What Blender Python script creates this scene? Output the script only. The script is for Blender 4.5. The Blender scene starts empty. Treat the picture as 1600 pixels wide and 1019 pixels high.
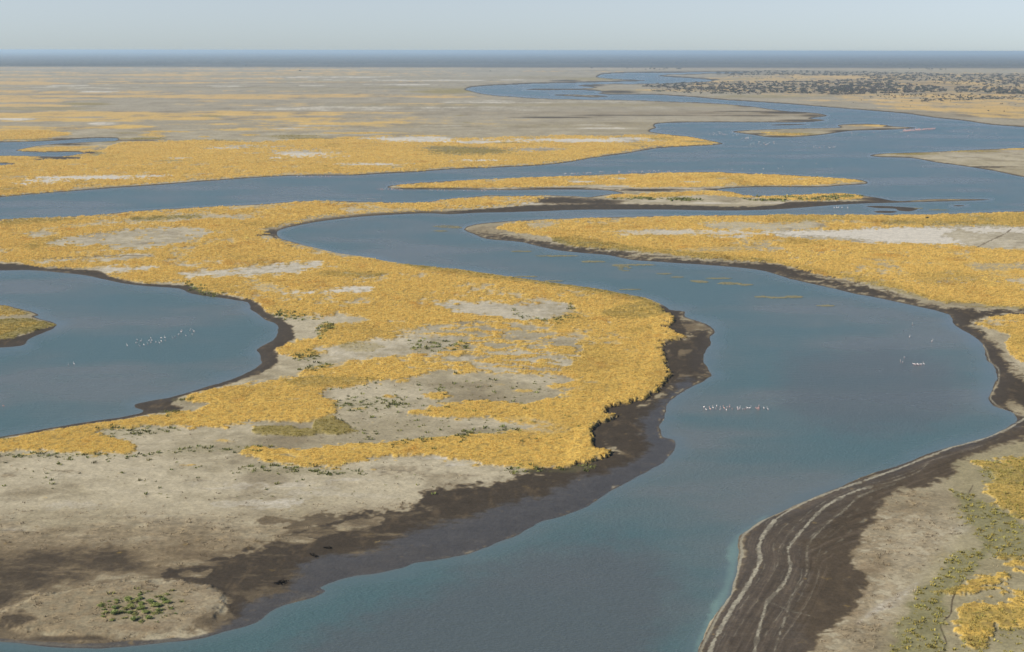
import bpy, bmesh, math, random
import numpy as np
from mathutils import Matrix, Vector

random.seed(7)
rng = np.random.default_rng(11)
scene = bpy.context.scene
col = scene.collection

# ------------------------------------------------------------------ camera
H = 140.0                      # height of the aircraft above the water
F = 2222.0                     # focal length in photo pixels (50 mm on 36 mm)
CX, CY = 800.0, 509.5
YH = 79.0                      # horizon row
PITCH = math.atan((CY - YH) / F)
ROLL = 0.0015
cam_d = bpy.data.cameras.new("camera")
cam_d.sensor_width = 36.0
cam_d.lens = 50.0
cam_d.clip_start = 1.0
cam_d.clip_end = 900000.0
cam = bpy.data.objects.new("camera", cam_d)
col.objects.link(cam)
cam.matrix_world = (Matrix.Translation((0, 0, H)) @ Matrix.Rotation(math.pi / 2 - PITCH, 4, 'X')
                    @ Matrix.Rotation(ROLL, 4, 'Z'))
scene.camera = cam

def levelpx(x, y):
    """photo pixel -> pixel of the level (unrolled) camera"""
    dx = x - CX; dy = CY - y
    c, s = math.cos(ROLL), math.sin(ROLL)
    return CX + dx * c - dy * s, CY - (dx * s + dy * c)

CP, SP = math.cos(PITCH), math.sin(PITCH)
def row_scale(y):
    """ground Y, metres per pixel across, metres per pixel in depth for a level pixel row"""
    v = (np.asarray(y, float) - CY) / F
    down = SP + v * CP
    fwd = CP - v * SP
    k = H / down
    Y = fwd * k
    t = k / F
    q = H / (down * down) / F
    return Y, t, q

def ground_at(x, y):
    lx, ly = levelpx(x, y)
    Y, t, q = row_scale(ly)
    return float((lx - CX) * t), float(Y)

# ------------------------------------------------------------------ numpy noise
def _hash(ix, iy, seed):
    h = (ix.astype(np.int64) * 374761393 + iy.astype(np.int64) * 668265263 + seed * 974634777) & 0xffffffff
    h = ((h ^ (h >> 13)) * 1274126177) & 0xffffffff
    h = ((h ^ (h >> 16)) * 2246822519) & 0xffffffff
    return h ^ (h >> 15)
def gnoise(x, y, seed=0):
    x0 = np.floor(x); y0 = np.floor(y)
    fx = x - x0; fy = y - y0
    ux = fx * fx * fx * (fx * (fx * 6 - 15) + 10)
    uy = fy * fy * fy * (fy * (fy * 6 - 15) + 10)
    def g(ox, oy):
        a = _hash(x0 + ox, y0 + oy, seed) * (2 * math.pi / 4294967296.0)
        return np.cos(a) * (fx - ox) + np.sin(a) * (fy - oy)
    n = (g(0, 0) * (1 - ux) + g(1, 0) * ux) * (1 - uy) + (g(0, 1) * (1 - ux) + g(1, 1) * ux) * uy
    return n * 1.5
def fbm(x, y, seed=0, octs=4, gain=0.5):
    s = 0; a = 1.0; tot = 0
    for i in range(octs):
        s = s + a * gnoise(x, y, seed + i * 17); tot += a
        x = x * 2.03 + 5.3; y = y * 2.03 + 1.7; a *= gain
    return s / tot
def sstep(a, b, x):
    t = np.clip((x - a) / (b - a), 0, 1)
    return t * t * (3 - 2 * t)

# ------------------------------------------------------------------ traced outlines (photo pixels)
def P(s):
    v = [float(a) for a in s.replace(',', ' ').split()]
    return [(v[i], v[i + 1]) for i in range(0, len(v), 2)]

WATER_MAIN = P("""-420,330 -150,315 0,308 62,302.5 112,299 175,294 250,289 312,284 400,277.7 450,275 520,274.5 562,274 588,272 650,269 700,265
800,261 850,258 887,254 925,247 975,240.5 1012,234 1025,232 1062,229.5 1120,226.5 1129,224 1107,219 1075,213 1050,211 1025,207.5
1015,205.3 1017,203 1026,200 1022,196.5 1027,193.5 1050,192 1100,191.3 1200,191.5 1250,191.2 1275,190 1290,188 1278,186.2 1265,185 1280,183.2
1294,181 1280,177.5 1255,175 1230,174 1200,170 1175,166.5 1125,162 1087,160 1050,159 1000,157 950,156 875,155 825,153 800,151 775,149.5
750,146 735,142 727.5,140 736,136.5 764,134 795,132.7 826,131.2 845,130.4 876,130 907,129.2 955,128 989,127.2 1008,126.1 1004,125.3 982,124.6
955,123 938,121.5 933,120.2 940,116.5 955,115 982,114 1024,113.5 1051,113.4 1079,113.4 1120,113 1165,113.6 1120,115 1106,114.8 1079,116 1051,116.3
1028,118.3 1037,119.7 1058,121 1079,122.3 1099,123.7 1114,126 1099,128.2 1065,129 1037,130.5 1010,131 982,131.4 962,131 941,131.6 914,132.5
903,134 930,136.8 905,138.6 870,138.9 840,138.9 817,139.7 845,141 900,140.8 926,141.5 944,144 933,145.4 945,147.4 969,148 1017,148 1051,149.8 1092,152.6
1131,156.4 1169,158.7 1225,162.3 1272,166 1350,172.3 1417,177.8 1459,184 1506,188.7 1548,195 1600,199 1700,208 2000,222
2000,322 1700,327 1600,330 1550,332 1500,333.5 1450,335 1325,335.5 1200,335.7 1050,337.5 900,340.7 800,345.2 750,349.5 730,354 725,358.8 735,363.7 760,373.3
800,377 820,379.5 862,389.5 900,394.5 950,398.8 988,406.3 1038,410 1100,413.8 1163,418.8 1200,425 1232,435 1275,445 1332,458 1388,469
1450,482.6 1483,492 1488,505 1513,521 1533,535 1541,557 1544,565 1554,575 1556.7,592 1546.7,612.6 1543.5,624 1555,634 1583,646 1589,657.6
1575,667.6 1538,684 1488,696.5 1450,710 1400,730 1350,746.5 1307,764 1250,786.5 1200,808 1175,824 1160,836.5 1155.5,848 1158,864 1153,884
1145.5,914 1138,934 1120.5,961.7 1103,996.7 1095,1013 1076,1060 1030,1180 980,1300 -120,1300 -420,1120 -200,1005 0,1004 50,1008 125,1013 200,1010.5 275,1003 325,994 400,972.5
420,956.7 450,943 488,933 507,923.5 500,918 540,903 588,896.6 625,888 650,878.6 720,869 750,859 800,840 837,818 870,808 920,790 958,765
1000,743 1038,723 1053,703 1055,688 1036,683 1030,665 1040,645 1050,625 1075,607 1113,587.6 1101,571 1100,555 1111,537.5 1109,526 1117,519
1105,506.5 1070,495 1069,487 1045,484 1030,474 1013,466.5 975,459 938,452 888,444.6 838,438 800,432.4 725,422 650,414 608,409 570,401 530,396
488,386 445,375 435,370 434,361 457,354 500,346 563,338.8 625,335 670,333.3 700,335 750,332.5 800,331.7 850,330 900,328 1025,327.5 1100,328.8
1150,329 1212,327.4 1259,324 1306,320.3 1353,318 1400,316.8 1450,315.5 1513,313.8 1548,312 1500,310.8 1450,311.3 1413,314.2 1395,313.6 1375,310 1350,306
1345,304.6 1314,302 1275,302.8 1244,304.7 1197,306.2 1173,306 1158,303.6 1144,300 1126,298.3 1119,297.3 1130,295 1150,293.7 1197,292.3 1275,292.7 1322,289.5
1351,288 1356,285 1342,280.6 1290,277 1259,275 1212,272.3 1150,270.5 1119,268.6 1025,270 962,271.7 900,274.4 800,278 725,281.5 650,286 613,289.8
605,292.8 620,295.8 650,296 725,296.6 800,297.3 850,296.5 912,296.5 950,297.8 973,302.3 950,304 920,308 900,306.5 850,305.3 800,306.3 763,305.3
738,308 700,311 663,316.3 613,316.3 575,315.5 513,313.8 470,314 425,318 400,319.6 300,324.5 213,329.5 138,337 50,340.5 0,342.5 -150,346 -420,352""")
POND = P("""-420,424 0,422.5 50,422.5 113,427.6 143,432 188,442 225,447 280,451 300,459 350,466.4 388,472.6 390,482.6 400,489 415,500 431,506.5 435,520
427,531.5 410,540 401,547 407,556 409,566 400,576.5 363,592.6 313,607.6 263,621 238,625 213,631.4 214,637.6 223,641.4 218,646.4 175,654.6 125,661.4
75,670 37,677.6 0,684 -150,708 -420,740""")
POND_ISLE = P("""-200,480 -60,473 0,476.5 12,478 50,487.6 61,493 52,495 82,504 89,507.7 82,515 70,520 45,530 37,540 0,543 -80,546 -200,535""")
POOL = P("""-300,226 0,222.7 37,222 87,220 138,216.4 160,215.8 183,216.4 180,220.2 125,222.7 75,225.7 52,229 24,235 45,237.7 87,238.2 112,237.7 131,239
120,241.4 92,244.7 62,244.2 0,243.4 -300,246""")
PUDDLE = P("-60,255 0,255.5 22,256.5 0,258 -60,259.4")
SPIT = P("""1358,243 1380,240 1450,237.7 1525,234 1600,231 1720,228 1950,240 1900,300 1720,296 1600,277 1550,266.5 1500,259 1463,254 1425,247.2 1375,245.6""")
ISLE = P("""1143,205.6 1178,203 1240,201 1300,200 1314,199 1308,196 1322,194.2 1350,193.5 1381,195 1394,197.3 1425,199 1430,200.5 1397,202.6 1350,203.8 1334,204.3
1316,206.2 1280,211.4 1240,214.6 1201,214.6 1178,211 1158,208.3""")
BAR = P("1201,195.2 1230,194 1265,194 1250,195.4 1215,196.2")
ISLET = P("862,148.5 885,147.8 934,149 951,151 927,152.2 890,150.6")
MUDBAR = P("1352,322.2 1376,321.8 1403,323 1435,325.6 1422,330.6 1404,329 1398,326 1372,325.2")
MUDBAR2 = P("1364,330.6 1380,329.4 1402,330.4 1395,332.6 1372,332.6")
MUDBAR3 = P("1486,321.6 1497,320.6 1512,321.4 1498,322.6")
WATERS = [WATER_MAIN, POND, POOL, PUDDLE]
LANDS = [POND_ISLE, SPIT, ISLE, BAR, ISLET, MUDBAR, MUDBAR2, MUDBAR3]

# ------------------------------------------------------------------ terrain grid
rows = np.concatenate([[79.45, 79.7, 80.0, 80.4, 80.8, 81.3, 81.8], np.arange(82.4, 340, 0.9), np.arange(340, 1150, 1.2),
                       np.geomspace(1152, 2600, 24)])
cols = np.concatenate([-np.geomspace(3200, 245, 40), np.arange(-240, 1841, 1.3), np.geomspace(1845, 4800, 40)])
NR, NC = len(rows), len(cols)
RY, RT, RQ = row_scale(rows)
PX = np.broadcast_to(cols[None, :], (NR, NC))
PY = np.broadcast_to(rows[:, None], (NR, NC))
X = (PX - CX) * RT[:, None]
Y = np.broadcast_to(RY[:, None], (NR, NC)).copy()
T = np.broadcast_to(RT[:, None], (NR, NC))

def smooth(poly, n=3, closed=True):
    out = []
    L = len(poly)
    for i in range(L if closed else L - 1):
        if closed:
            p0, p1, p2, p3 = poly[i - 1], poly[i], poly[(i + 1) % L], poly[(i + 2) % L]
        else:
            p0, p1, p2, p3 = poly[max(i - 1, 0)], poly[i], poly[i + 1], poly[min(i + 2, L - 1)]
        k = 0.35
        for j in range(n):
            t = j / n; t2 = t * t; t3 = t2 * t
            h1 = 2 * t3 - 3 * t2 + 1; h2 = -2 * t3 + 3 * t2; h3 = t3 - 2 * t2 + t; h4 = t3 - t2
            out.append(tuple(h1 * p1[a] + h2 * p2[a] + h3 * k * (p2[a] - p0[a]) + h4 * k * (p3[a] - p1[a]) for a in (0, 1)))
    if not closed:
        out.append(poly[-1])
    return out

def inside(poly):
    tog = np.zeros((NR, NC + 1), bool)
    L = len(poly)
    for i in range(L):
        (x1, y1), (x2, y2) = poly[i], poly[(i + 1) % L]
        if y1 == y2: continue
        if y1 > y2: x1, y1, x2, y2 = x2, y2, x1, y1
        r0 = np.searchsorted(rows, y1, 'left'); r1 = np.searchsorted(rows, y2, 'left')
        if r1 <= r0: continue
        rr = np.arange(r0, r1)
        xc = x1 + (rows[rr] - y1) * (x2 - x1) / (y2 - y1)
        cc = np.searchsorted(cols, xc, 'left')
        tog[rr, cc] ^= True
    return (np.cumsum(tog, axis=1) % 2 == 1)[:, :NC]

def edgedist(poly, RX, RYp, sx, sy, closed=True, big=1e9):
    """distance to the outline with per-row scale sx, sy, only within RX/RYp pixels"""
    d2 = np.full((NR, NC), big)
    L = len(poly)
    for i in range(L if closed else L - 1):
        (x1, y1), (x2, y2) = poly[i], poly[(i + 1) % L]
        r0 = np.searchsorted(rows, min(y1, y2) - RYp); r1 = np.searchsorted(rows, max(y1, y2) + RYp)
        c0 = np.searchsorted(cols, min(x1, x2) - RX); c1 = np.searchsorted(cols, max(x1, x2) + RX)
        if r1 <= r0 or c1 <= c0: continue
        ax = (x1 - cols[None, c0:c1]) * sx[r0:r1, None]
        ay = (y1 - rows[r0:r1, None]) * sy[r0:r1, None]
        ex = (x2 - x1) * sx[r0:r1, None]; ey = (y2 - y1) * sy[r0:r1, None]
        ll = ex * ex + ey * ey + 1e-12
        t = np.clip(-(ax * ex + ay * ey) / ll, 0, 1)
        qx = ax + t * ex; qy = ay + t * ey
        sub = d2[r0:r1, c0:c1]
        np.minimum(sub, qx * qx + qy * qy, out=sub)
    return np.sqrt(d2)

def lev(poly):
    return [levelpx(*p) for p in poly]

ONE = np.ones(NR)
# shoreline: s > 0 on land (metres), and the same in pixels for painting
ins = np.zeros((NR, NC), bool)
dw = np.full((NR, NC), 1e9); dp = np.full((NR, NC), 1e9)
for poly in WATERS:
    pl = smooth(lev(poly), 3); ins |= inside(pl)
    dw = np.minimum(dw, edgedist(pl, 70, 26, RT, RQ)); dp = np.minimum(dp, edgedist(pl, 60, 24, ONE, 2 * ONE))
for poly in LANDS:
    pl = smooth(lev(poly), 3); ins &= ~inside(pl)
    dw = np.minimum(dw, edgedist(pl, 70, 26, RT, RQ)); dp = np.minimum(dp, edgedist(pl, 60, 24, ONE, 2 * ONE))
dw = np.minimum(dw, np.minimum(68 * RT, 25 * RQ)[:, None]); dw = np.minimum(dw, 60.0); dp = np.minimum(dp, 45.0)
sgn = np.where(ins, -1.0, 1.0)
S = sgn * dw + fbm(X / 9, Y / 9, 3, 3) * 0.8 + fbm(X / 40, Y / 40, 4, 3) * 1.6
SP_ = sgn * dp                                    # in pixels

# ------------------------------------------------------------------ painted ground cover
N1 = fbm(X / 60, Y / 60, 21, 5, 0.55)
N2 = fbm(X / 9, Y / 9, 31, 4, 0.6)
N3 = fbm(X / 260, Y / 420, 41, 4, 0.55)
N4 = fbm(X / 3.2, Y / 3.2, 51, 3, 0.6)
NF = fbm(X / 1800, Y / 1300, 61, 5, 0.55)

att = {k: np.zeros((NR, NC)) for k in ('gold', 'olive', 'salt', 'mud', 'wet', 'litter', 'green', 'rust', 'sage')}
region = np.zeros((NR, NC), np.int8)
FARW = sstep(1500, 3500, Y)
RN = (N1 * 1.1 + N2 * 1.5 + N4 * .8) * (1 - FARW) + (N3 * 1.6 + N1 * .6) * FARW
def mask(poly, soft=3.0, rough=3.0, closed=True):
    pl = smooth(lev(poly), 3)
    i = inside(pl)
    R = soft * 3 + rough * 4 + 4
    d = np.minimum(edgedist(pl, R, R / 1.6, ONE, 1.6 * ONE), R)
    xs = [p[0] for p in pl]; ys = [p[1] for p in pl]
    sl = np.s_[max(np.searchsorted(rows, min(ys) - R) - 1, 0):np.searchsorted(rows, max(ys) + R) + 1, max(np.searchsorted(cols, min(xs) - R) - 1, 0):np.searchsorted(cols, max(xs) + R) + 1]
    m = np.zeros((NR, NC))
    m[sl] = sstep(-soft, soft, np.where(i[sl], d[sl], -d[sl]) + RN[sl] * rough * 1.7)
    return m
def paint(a, v, pts, soft=3.0, rough=3.0):
    m = mask(P(pts) if isinstance(pts, str) else pts, soft, rough)
    att[a] = att[a] * (1 - m) + v * m
    return m
def ell(a, v, cx, cy, rx, ry, rough=0.55):
    lx, ly = levelpx(cx, cy)
    sl = np.s_[np.searchsorted(rows, ly - 2.6 * ry):np.searchsorted(rows, ly + 2.6 * ry) + 1, np.searchsorted(cols, lx - 2.6 * rx):np.searchsorted(cols, lx + 2.6 * rx) + 1]
    d = np.sqrt(((PX[sl] - lx) / rx) ** 2 + ((PY[sl] - ly) / ry) ** 2) + (RN[sl] * .75 + N3[sl] * 0.4) * rough
    mm_ = 1 - sstep(0.35, 1.3, d)
    m = np.zeros((NR, NC)); m[sl] = mm_
    att[a][sl] = att[a][sl] * (1 - mm_) + v * mm_
    return m
def clear(m, keep=(), names=('gold',)):
    for n in names: att[n] = att[n] * (1 - m)
def line(a, v, pts, w, soft=0.8, rough=0.8):
    pl = lev(smooth(P(pts), 4, False))
    d = np.minimum(edgedist(pl, w * 4 + 6, w * 4 + 6, ONE, 1.25 * ONE, False), 99) + (N4 * 2.6 + N2 * 1.5) * rough
    m = 1 - sstep(w * 0.5 - soft * 0.5, w * 0.5 + soft, d)
    if a == 'strand': m = m * (.55 + .45 * sstep(-.3, .25, N2 + .9 * N4))
    att[a] = np.maximum(att[a], m * v)
    return m

# -- far plain (north of the channels): streaks of dry grass, salt and grey soil
farp = sstep(320, 215, PY)
NS = fbm(X / 2300 + .9 * NF, Y / 520 + 1.3 * NF, 63, 6, .66)
att['gold'] += farp * .75 * sstep(.02, .34, NS + .1) * sstep(900, 350, PX + NF * 300)
att['olive'] += farp * .4 * sstep(0, .4, fbm(X / 2300, Y / 500, 71, 4))
att['litter'] += farp * .5 * sstep(.0, .45, fbm(X / 3000, Y / 380, 73, 5))
att['salt'] += farp * 0.7 * sstep(0.42, 0.62, fbm(X / 1500, Y / 600, 81, 4) + 0.15 * N3) * (PX < 1000)
# gold belt along the north shore
paint('gold', 0.97, """-400,232 -60,224 24,236 50,240 90,246.5 135,242 150,236 175,228 200,222 330,220 400,222.7 520,215 575,214 700,216.4 800,214 1000,211.4 1063,212.6 1105,220 1122,223
1105,226 1060,228.5 1003,231 975,238 925,245 887,251.5 850,255.5 800,258.5 700,262.5 650,266.5 588,269.5 562,271.3 450,272.3 400,275 312,281 250,286 112,296 0,305.5 -400,326""", 2.5, 3.0)
region[(PY > 210) & (PY < 320)] = 1
paint('gold', 0.9, "-300,216 0,212 40,208 90,206 110,210 70,216 30,219.5 -300,222", 3, 3)
for cx, cy, rx, ry, v in [(37, 131, 85, 2.4, .75), (235, 118, 85, 1.6, .75), (300, 150.6, 480, 1.3, .65), (10, 158, 80, 2.4, .7), (30, 166, 90, 3, .55),
                          (40, 209, 70, 8, .8), (80, 181, 60, 1.5, .75), (100, 188.5, 110, 1.8, .7), (190, 199, 50, 2, .65), (90, 201, 70, 2, .6), (320, 159, 40, 2, .55),
                          (240, 211, 25, 3, .5), (390, 211, 25, 1.5, .6), (318, 214, 14, 1.2, .7), (440, 196.5, 45, 1, .5), (625, 190.5, 18, 1.5, .5), (470, 162, 20, .8, .5),
                          (180, 128, 40, 1, .5), (120, 145, 130, 2, .5), (520, 151, 130, 1.6, .55), (700, 152, 60, 1.2, .5), (560, 118, 60, .8, .4), (130, 115, 40, 1, .5),
                          (30, 117, 60, 1, .4), (860, 112, 90, 1, .35), (300, 124, 90, 1, .4), (450, 205, 60, 1.4, .4), (560, 208, 80, 1.5, .5), (640, 213, 60, 1.5, .6),(250,206,50,1.4,.5)]:
    ell('gold', min(v * 1.25, 1), cx, cy, rx, ry * 1.2)
for cx, cy, rx, ry, v in [(332, 181.7, 26, 2, .8), (60, 170, 130, 3, .5), (140, 163, 45, 2, .8), (460, 213, 60, 3, .7), (470, 216.5, 50, 1.2, .9), (690, 143, 80, 5, .75), (640, 137, 80, 2, .5),
                          (720, 181, 18, 1.6, .7), (730, 192, 12, 1.2, .7), (940, 124, 60, 3, .6), (840, 121, 90, 2, .4), (225, 217, 45, 1.6, .9), (345, 219.5, 80, 1, .7), (735, 237, 75, 7, .75),
                          (200, 208, 30, 2, .5), (690, 232, 30, 3, .6), (790, 223.7, 25, 1, .9), (1035, 217, 25, 3, .7), (1085, 222, 30, 1.5, .6), (150, 241, 16, 4, .6), (170, 222, 20, 1.5, .6), (500, 141, 120, 3, .35),
                          (270, 252, 30, 1.2, .5), (55, 219, 70, 1.5, .6)]:
    m = ell('olive', v, cx, cy, rx, ry); clear(m * 0.8)
for cx, cy, rx, ry, v in [(105, 136.5, 58, 2.1, .95), (345, 135, 72, 1.4, .9), (385, 129.5, 40, .9, .9), (527, 121.4, 80, 1.1, .9), (680, 126.3, 140, .8, .9), (460, 129.8, 40, .8, .8),
                          (478, 134, 26, 1.1, .9), (655, 133, 62, .8, .8), (150, 144, 25, .9, .7), (20, 186, 40, 2, .6), (160, 194, 16, 1.6, .5), (505, 197, 55, 1.2, .65), (450, 201.5, 40, 1, .5),
                          (640, 218, 62, 4, .75), (465, 240, 62, 6, .85), (428, 247, 18, 1.6, .8), (585, 257, 46, 1.6, .85), (735, 251, 46, 1.8, .85), (750, 222, 62, 2.2, .9), (905, 219.5, 115, 3, .92), (980, 217, 40, 2, .7),
                          (72, 284, 42, 3.4, .95), (150, 278, 70, 3.4, .92), (235, 275.5, 30, 1.8, .8), (35, 288.5, 16, 1.8, .8), (390, 229, 60, 3, .5), (355, 232, 35, 2, .5), (850, 196, 110, 1.2, .4),
                          (840, 234, 45, 4, .35), (925, 201, 60, 1.2, .65), (870, 160, 130, 2, .35), (700, 168, 200, 2, .3), (560, 172, 200, 1.5, .3), (845, 122, 16, 1.6, .7), (795, 125.6, 30, .9, .9), (700, 197, 90, 1.2, .45), (280, 247.5, 25, .8, .6), (390, 240, 18, 1, .6)]:
    m = ell('salt', v, cx, cy, rx, ry, 1.25); clear(m * 0.97)
# pale tan strip in front of the far wood
att['sage'] = np.maximum(att['sage'], sstep(112, 106, PY) * 0.6)
# mud round the upper-left pool
for cx, cy, rx, ry in [(92, 247.5, 46, 2.6), (140, 239, 12, 2.5), (62, 250, 14, 2), (115, 217.5, 60, 1.5), (215, 219.4, 60, .8), (100, 226, 40, 1.2)]:
    ell('mud', .85, cx, cy, rx, ry); 
# dark spits of the north shore
for cx, cy, rx, ry in [(1270, 181, 24, 2.2), (1225, 176.5, 50, 2), (1255, 188.8, 40, 1.8), (1180, 167, 50, 1.2), (1150, 181.4, 110, .8), (880, 127, 28, 1.5), (965, 143.5, 34, 3), (925, 134.5, 30, 1.4), (1165, 174.5, 50, .8), (850, 184, 60, 1), (1000, 180.5, 120, .7),
                       (1050, 192.3, 30, 1), (1110, 124.5, 18, 1.5), (985, 126.4, 20, .8)]:
    ell('mud', .8, cx, cy, rx, ry)

# -- right-hand plain with scrub: warm dry grass ground
paint('gold', 0.42, """1000,140 1060,136 1120,120 1200,116 1300,118 1420,114 1700,116 2200,120 2200,205 1700,195 1600,190 1520,180 1440,172 1380,166 1300,152 1200,149 1100,146 1000,143""", 3, 3)
for cx, cy, rx, ry, v in [(1330, 121, 90, 3, .7), (1200, 124, 60, 2, .45), (1480, 131, 80, 4, .75), (1570, 138, 50, 3, .75), (1500, 160, 140, 5, .6), (1560, 172, 90, 6, .72), (1430, 168, 50, 5, .55), (1300, 158, 60, 3, .5), (1500, 150, 130, 3, .6), (1150, 140, 50, 3, .55), (1560,181,70,3,.65)]:
    ell('gold', v, cx, cy, rx, ry)
for cx, cy, rx, ry, v in [(1370, 156.6, 12, 1.6, .9), (1393, 159.6, 16, 1.2, .8), (1440, 163.3, 16, 1.5, .9), (1585, 176.5, 18, 1.2, .8)]:
    ell('salt', v, cx, cy, rx, ry)
ell('olive', .5, 1200, 151, 120, 3); ell('olive', .45, 1180, 124, 60, 3)

# -- mid-channel bars
paint('gold', 1.0, """618,291.5 650,287.5 725,283 800,279.6 900,276 1025,271.7 1119,270.2 1150,272 1212,274 1290,278.6 1342,282.4 1347,284.6 1320,286.4 1275,289.4 1197,290.4 1150,291 1110,292
1040,293.2 980,293 930,289.4 870,291.5 800,293.2 700,293.6 640,294""", 1.5, 1.0)
paint('gold', 1.0, """947,308 966,304.7 1009,302.7 1056,300.8 1119,298.9 1144,301.6 1162,305.6 1197,307.6 1244,306 1314,303.4 1344,306 1347,311 1322,312.8 1259,314.2 1212,311.4 1150,308.8 1103,305 1056,307.6 1025,309 978,310.8 947,310.6""", 1.3, 1.0)
ell('gold', .95, 1485, 310.4, 24, 1.6, .2)
for cx, cy, rx, ry, v in [(905, 284.6, 22, 1.6, .7), (970, 280, 18, 1.4, .5), (1080, 285, 24, 1.6, .5), (1250, 280.5, 30, 1, .4), (1105, 318, 50, 1.4, .7), (1215, 318, 50, 1.6, .5), (945, 322, 16, 1.2, .7), (960, 291.6, 40, 1.2, .6), (1080, 295.3, 40, 1, .5), (1020, 315, 30, 1, .5)]:
    m = ell('salt', v, cx, cy, rx, ry); clear(m)
for cx, cy, rx, ry, v in [(1000, 311, 40, 1.6, .8), (1065, 312.2, 25, 2.4, .9), (1200, 313, 40, 2, .8), (1290, 309, 30, 2, .75), (1275, 312, 40, 1.5, .7), (1320, 307, 20, 1.5, .6), (620, 293, 14, 1.6, .8), (1230, 309, 40, 1.2, .6)]:
    m = ell('green', v * .8, cx, cy, rx, ry, .8); clear(m * .6)
for cx, cy, rx, ry in [(1015, 297.6, 75, 2.8), (1120, 296.5, 30, 1.4), (880, 314, 55, 6.5), (940, 317, 40, 5), (1385, 312, 42, 4.2), (700, 294.8, 100, .9), (870, 294.8, 80, 1.4)]:
    ell('mud', .9, cx, cy, rx, ry)
paint('mud', .9, "850,321 940,320 1050,320.5 1150,323.5 1212,320.5 1240,316.5 1300,315.6 1360,315 1395,315 1353,319 1259,324.6 1150,330 900,329 800,333 740,334 690,332 760,327 800,324", 1.5, 1.2)
for cx, cy, rx, ry in [(775, 318, 40, 2), (830, 318.5, 30, 2)]:
    m = ell('salt', .6, cx, cy, rx, ry); clear(m)
region[(PY >= 262) & (PY < 334) & (PX > 590) & (PX < 1560)] = 2
# small islands of the upper channel
for cx, cy, rx, ry, v in [(1225, 210.6, 40, 1.6, .9), (1380, 197.5, 45, 2.2, .55), (1205, 207.5, 20, 1, .8), (1350, 196.4, 40, 2, .6), (1590, 233.4, 40, 1.2, .8), (1490, 236.8, 60, .9, .6)]:
    ell('gold', v, cx, cy, rx, ry)
for cx, cy, rx, ry, v in [(1240, 209.3, 40, 2, .7), (1420, 241, 60, 2.4, .75), (1510, 237, 60, 1.6, .7)]:
    ell('olive', v, cx, cy, rx, ry)
for cx, cy, rx, ry in [(1322, 205, 34, 2), (1180, 209.5, 24, 1), (1200, 213.6, 60, 1), (1383, 201.6, 30, .9), (1386, 198, 12, .9), (1525, 261.5, 70, 1.6)]:
    ell('mud', .8, cx, cy, rx, ry)
ell('salt', .45, 1510, 244.6, 40, 1.2); ell('salt', .4, 1590, 236.6, 40, 1.4)
att['mud'] = np.maximum(att['mud'], 0.9 * (mask(MUDBAR, 1, .5) + mask(MUDBAR2, 1, .5) + mask(MUDBAR3, 1, .5)).clip(0, 1))

# -- main island
mg = paint('gold', 1.0, """-400,356 0,345 50,343 138,339.5 213,332 300,327 400,322 470,316.6 513,316.4 613,318.6 663,318.6 700,313.5 738,310.5 763,308 800,309 850,309 852,312 800,318 760,322
700,327 650,330 600,331 550,334 500,339 457,347 430,354 419,358 423,364 410,370 440,377 488,388 530,397.5 570,402.6 608,410.5 650,415.5 725,423.6 800,434 838,440 888,447 938,454.5 975,461.5 1013,469
1030,477 1045,489 1055,497 1053,506 1040,512 1050,518 1075,529 1038,542.5 1045,560 1044,577 1050,585 1040,598 1030,614 1008,627 975,635 950,640 957,647 965,654 925,671 929,685
930,700 958,708 950,718 913,728 873,735 838,733 800,731 763,729 738,723 675,714 625,714 575,718 545,726 488,731 440,726 400,718 372,708 400,700 470,701 560,695 650,687 725,683 775,678 830,668
800,661 775,657 713,654 645,650 640,645 688,639 725,627 800,630 845,626 883,615 858,606 898,596 862,585 800,585 700,582 663,585 625,595 585,596 540,605 500,612 525,635
525,650 490,656 400,662 325,670 225,665 155,673 163,685 205,695 200,710 100,708 0,708 -400,740 -400,716 0,686 37,680 75,673 125,664.5 175,657.5 218,651 263,647 313,640
318,634 290,626 300,616 350,605 400,597 457,588 475,577 505,570 525,566 535,556 500,557 465,560 422,546 430,538 483,531 500,527 497,515 515,509 575,503 540,492 493,497
440,492 417,487 406,477 388,470 350,460 313,455 295,445 225,443 175,436 168,426 180,421 135,420 63,418 38,414 0,409 -400,404""", 6.0, 5.0)
region[((PY > 334) & (PX < 735)) | ((PY > 375) & (PX < 860)) | ((PY > 425) & (PX < 1140))] = 3
# bare and sparse patches in the grass
B = [("683,475 750,472 800,474 850,471 890,475 885,490 855,499 800,496 770,494 700,486", .96, .35),
     ("280,429 350,424 400,413 465,408 505,412 482,425 440,434 330,434", .95, .5),
     ("65,382 160,362 265,356 330,363 290,380 200,392 150,385", .35, .3),
     ("150,350 205,341 265,336 340,334 400,332 400,338 300,345 215,351", .75, .4),
     ("450,460 513,452.6 570,451 576,455 525,459", .9, .7),
     ("390,476 500,477 590,473 570,470 480,472", .3, .2),
     ("30,366 60,362 80,365 50,371", .8, .4), ("60,408 150,403 235,401 235,404 150,407 70,411", .9, .3), ("135,422 180,419 250,417.5 245,421 180,425", .95, .5), ("275,413 310,410 345,411 320,417 285,419", .8, .5),
     ("400,328 440,331 500,335 450,338 400,338", .6, .5), ("550,329 600,325 640,324 640,328 580,331", .6, .5),
     ("760,452 790,450 850,455 800,460", .35, .1), ("690,565 720,560 740,563 700,568", .8, .4),
     ("490,545 530,540 575,536 640,528 700,524 738,532 700,545 640,556 575,563 530,566 500,572 478,571 490,560 520,556", .9, .3),
     ("800,650 830,655 900,672 880,682 820,680 800,676 750,680 700,682 650,686 600,690 700,668 750,660", .45, .2),
     ("500,556 540,548 560,556 540,562", .8, .4)]
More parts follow.
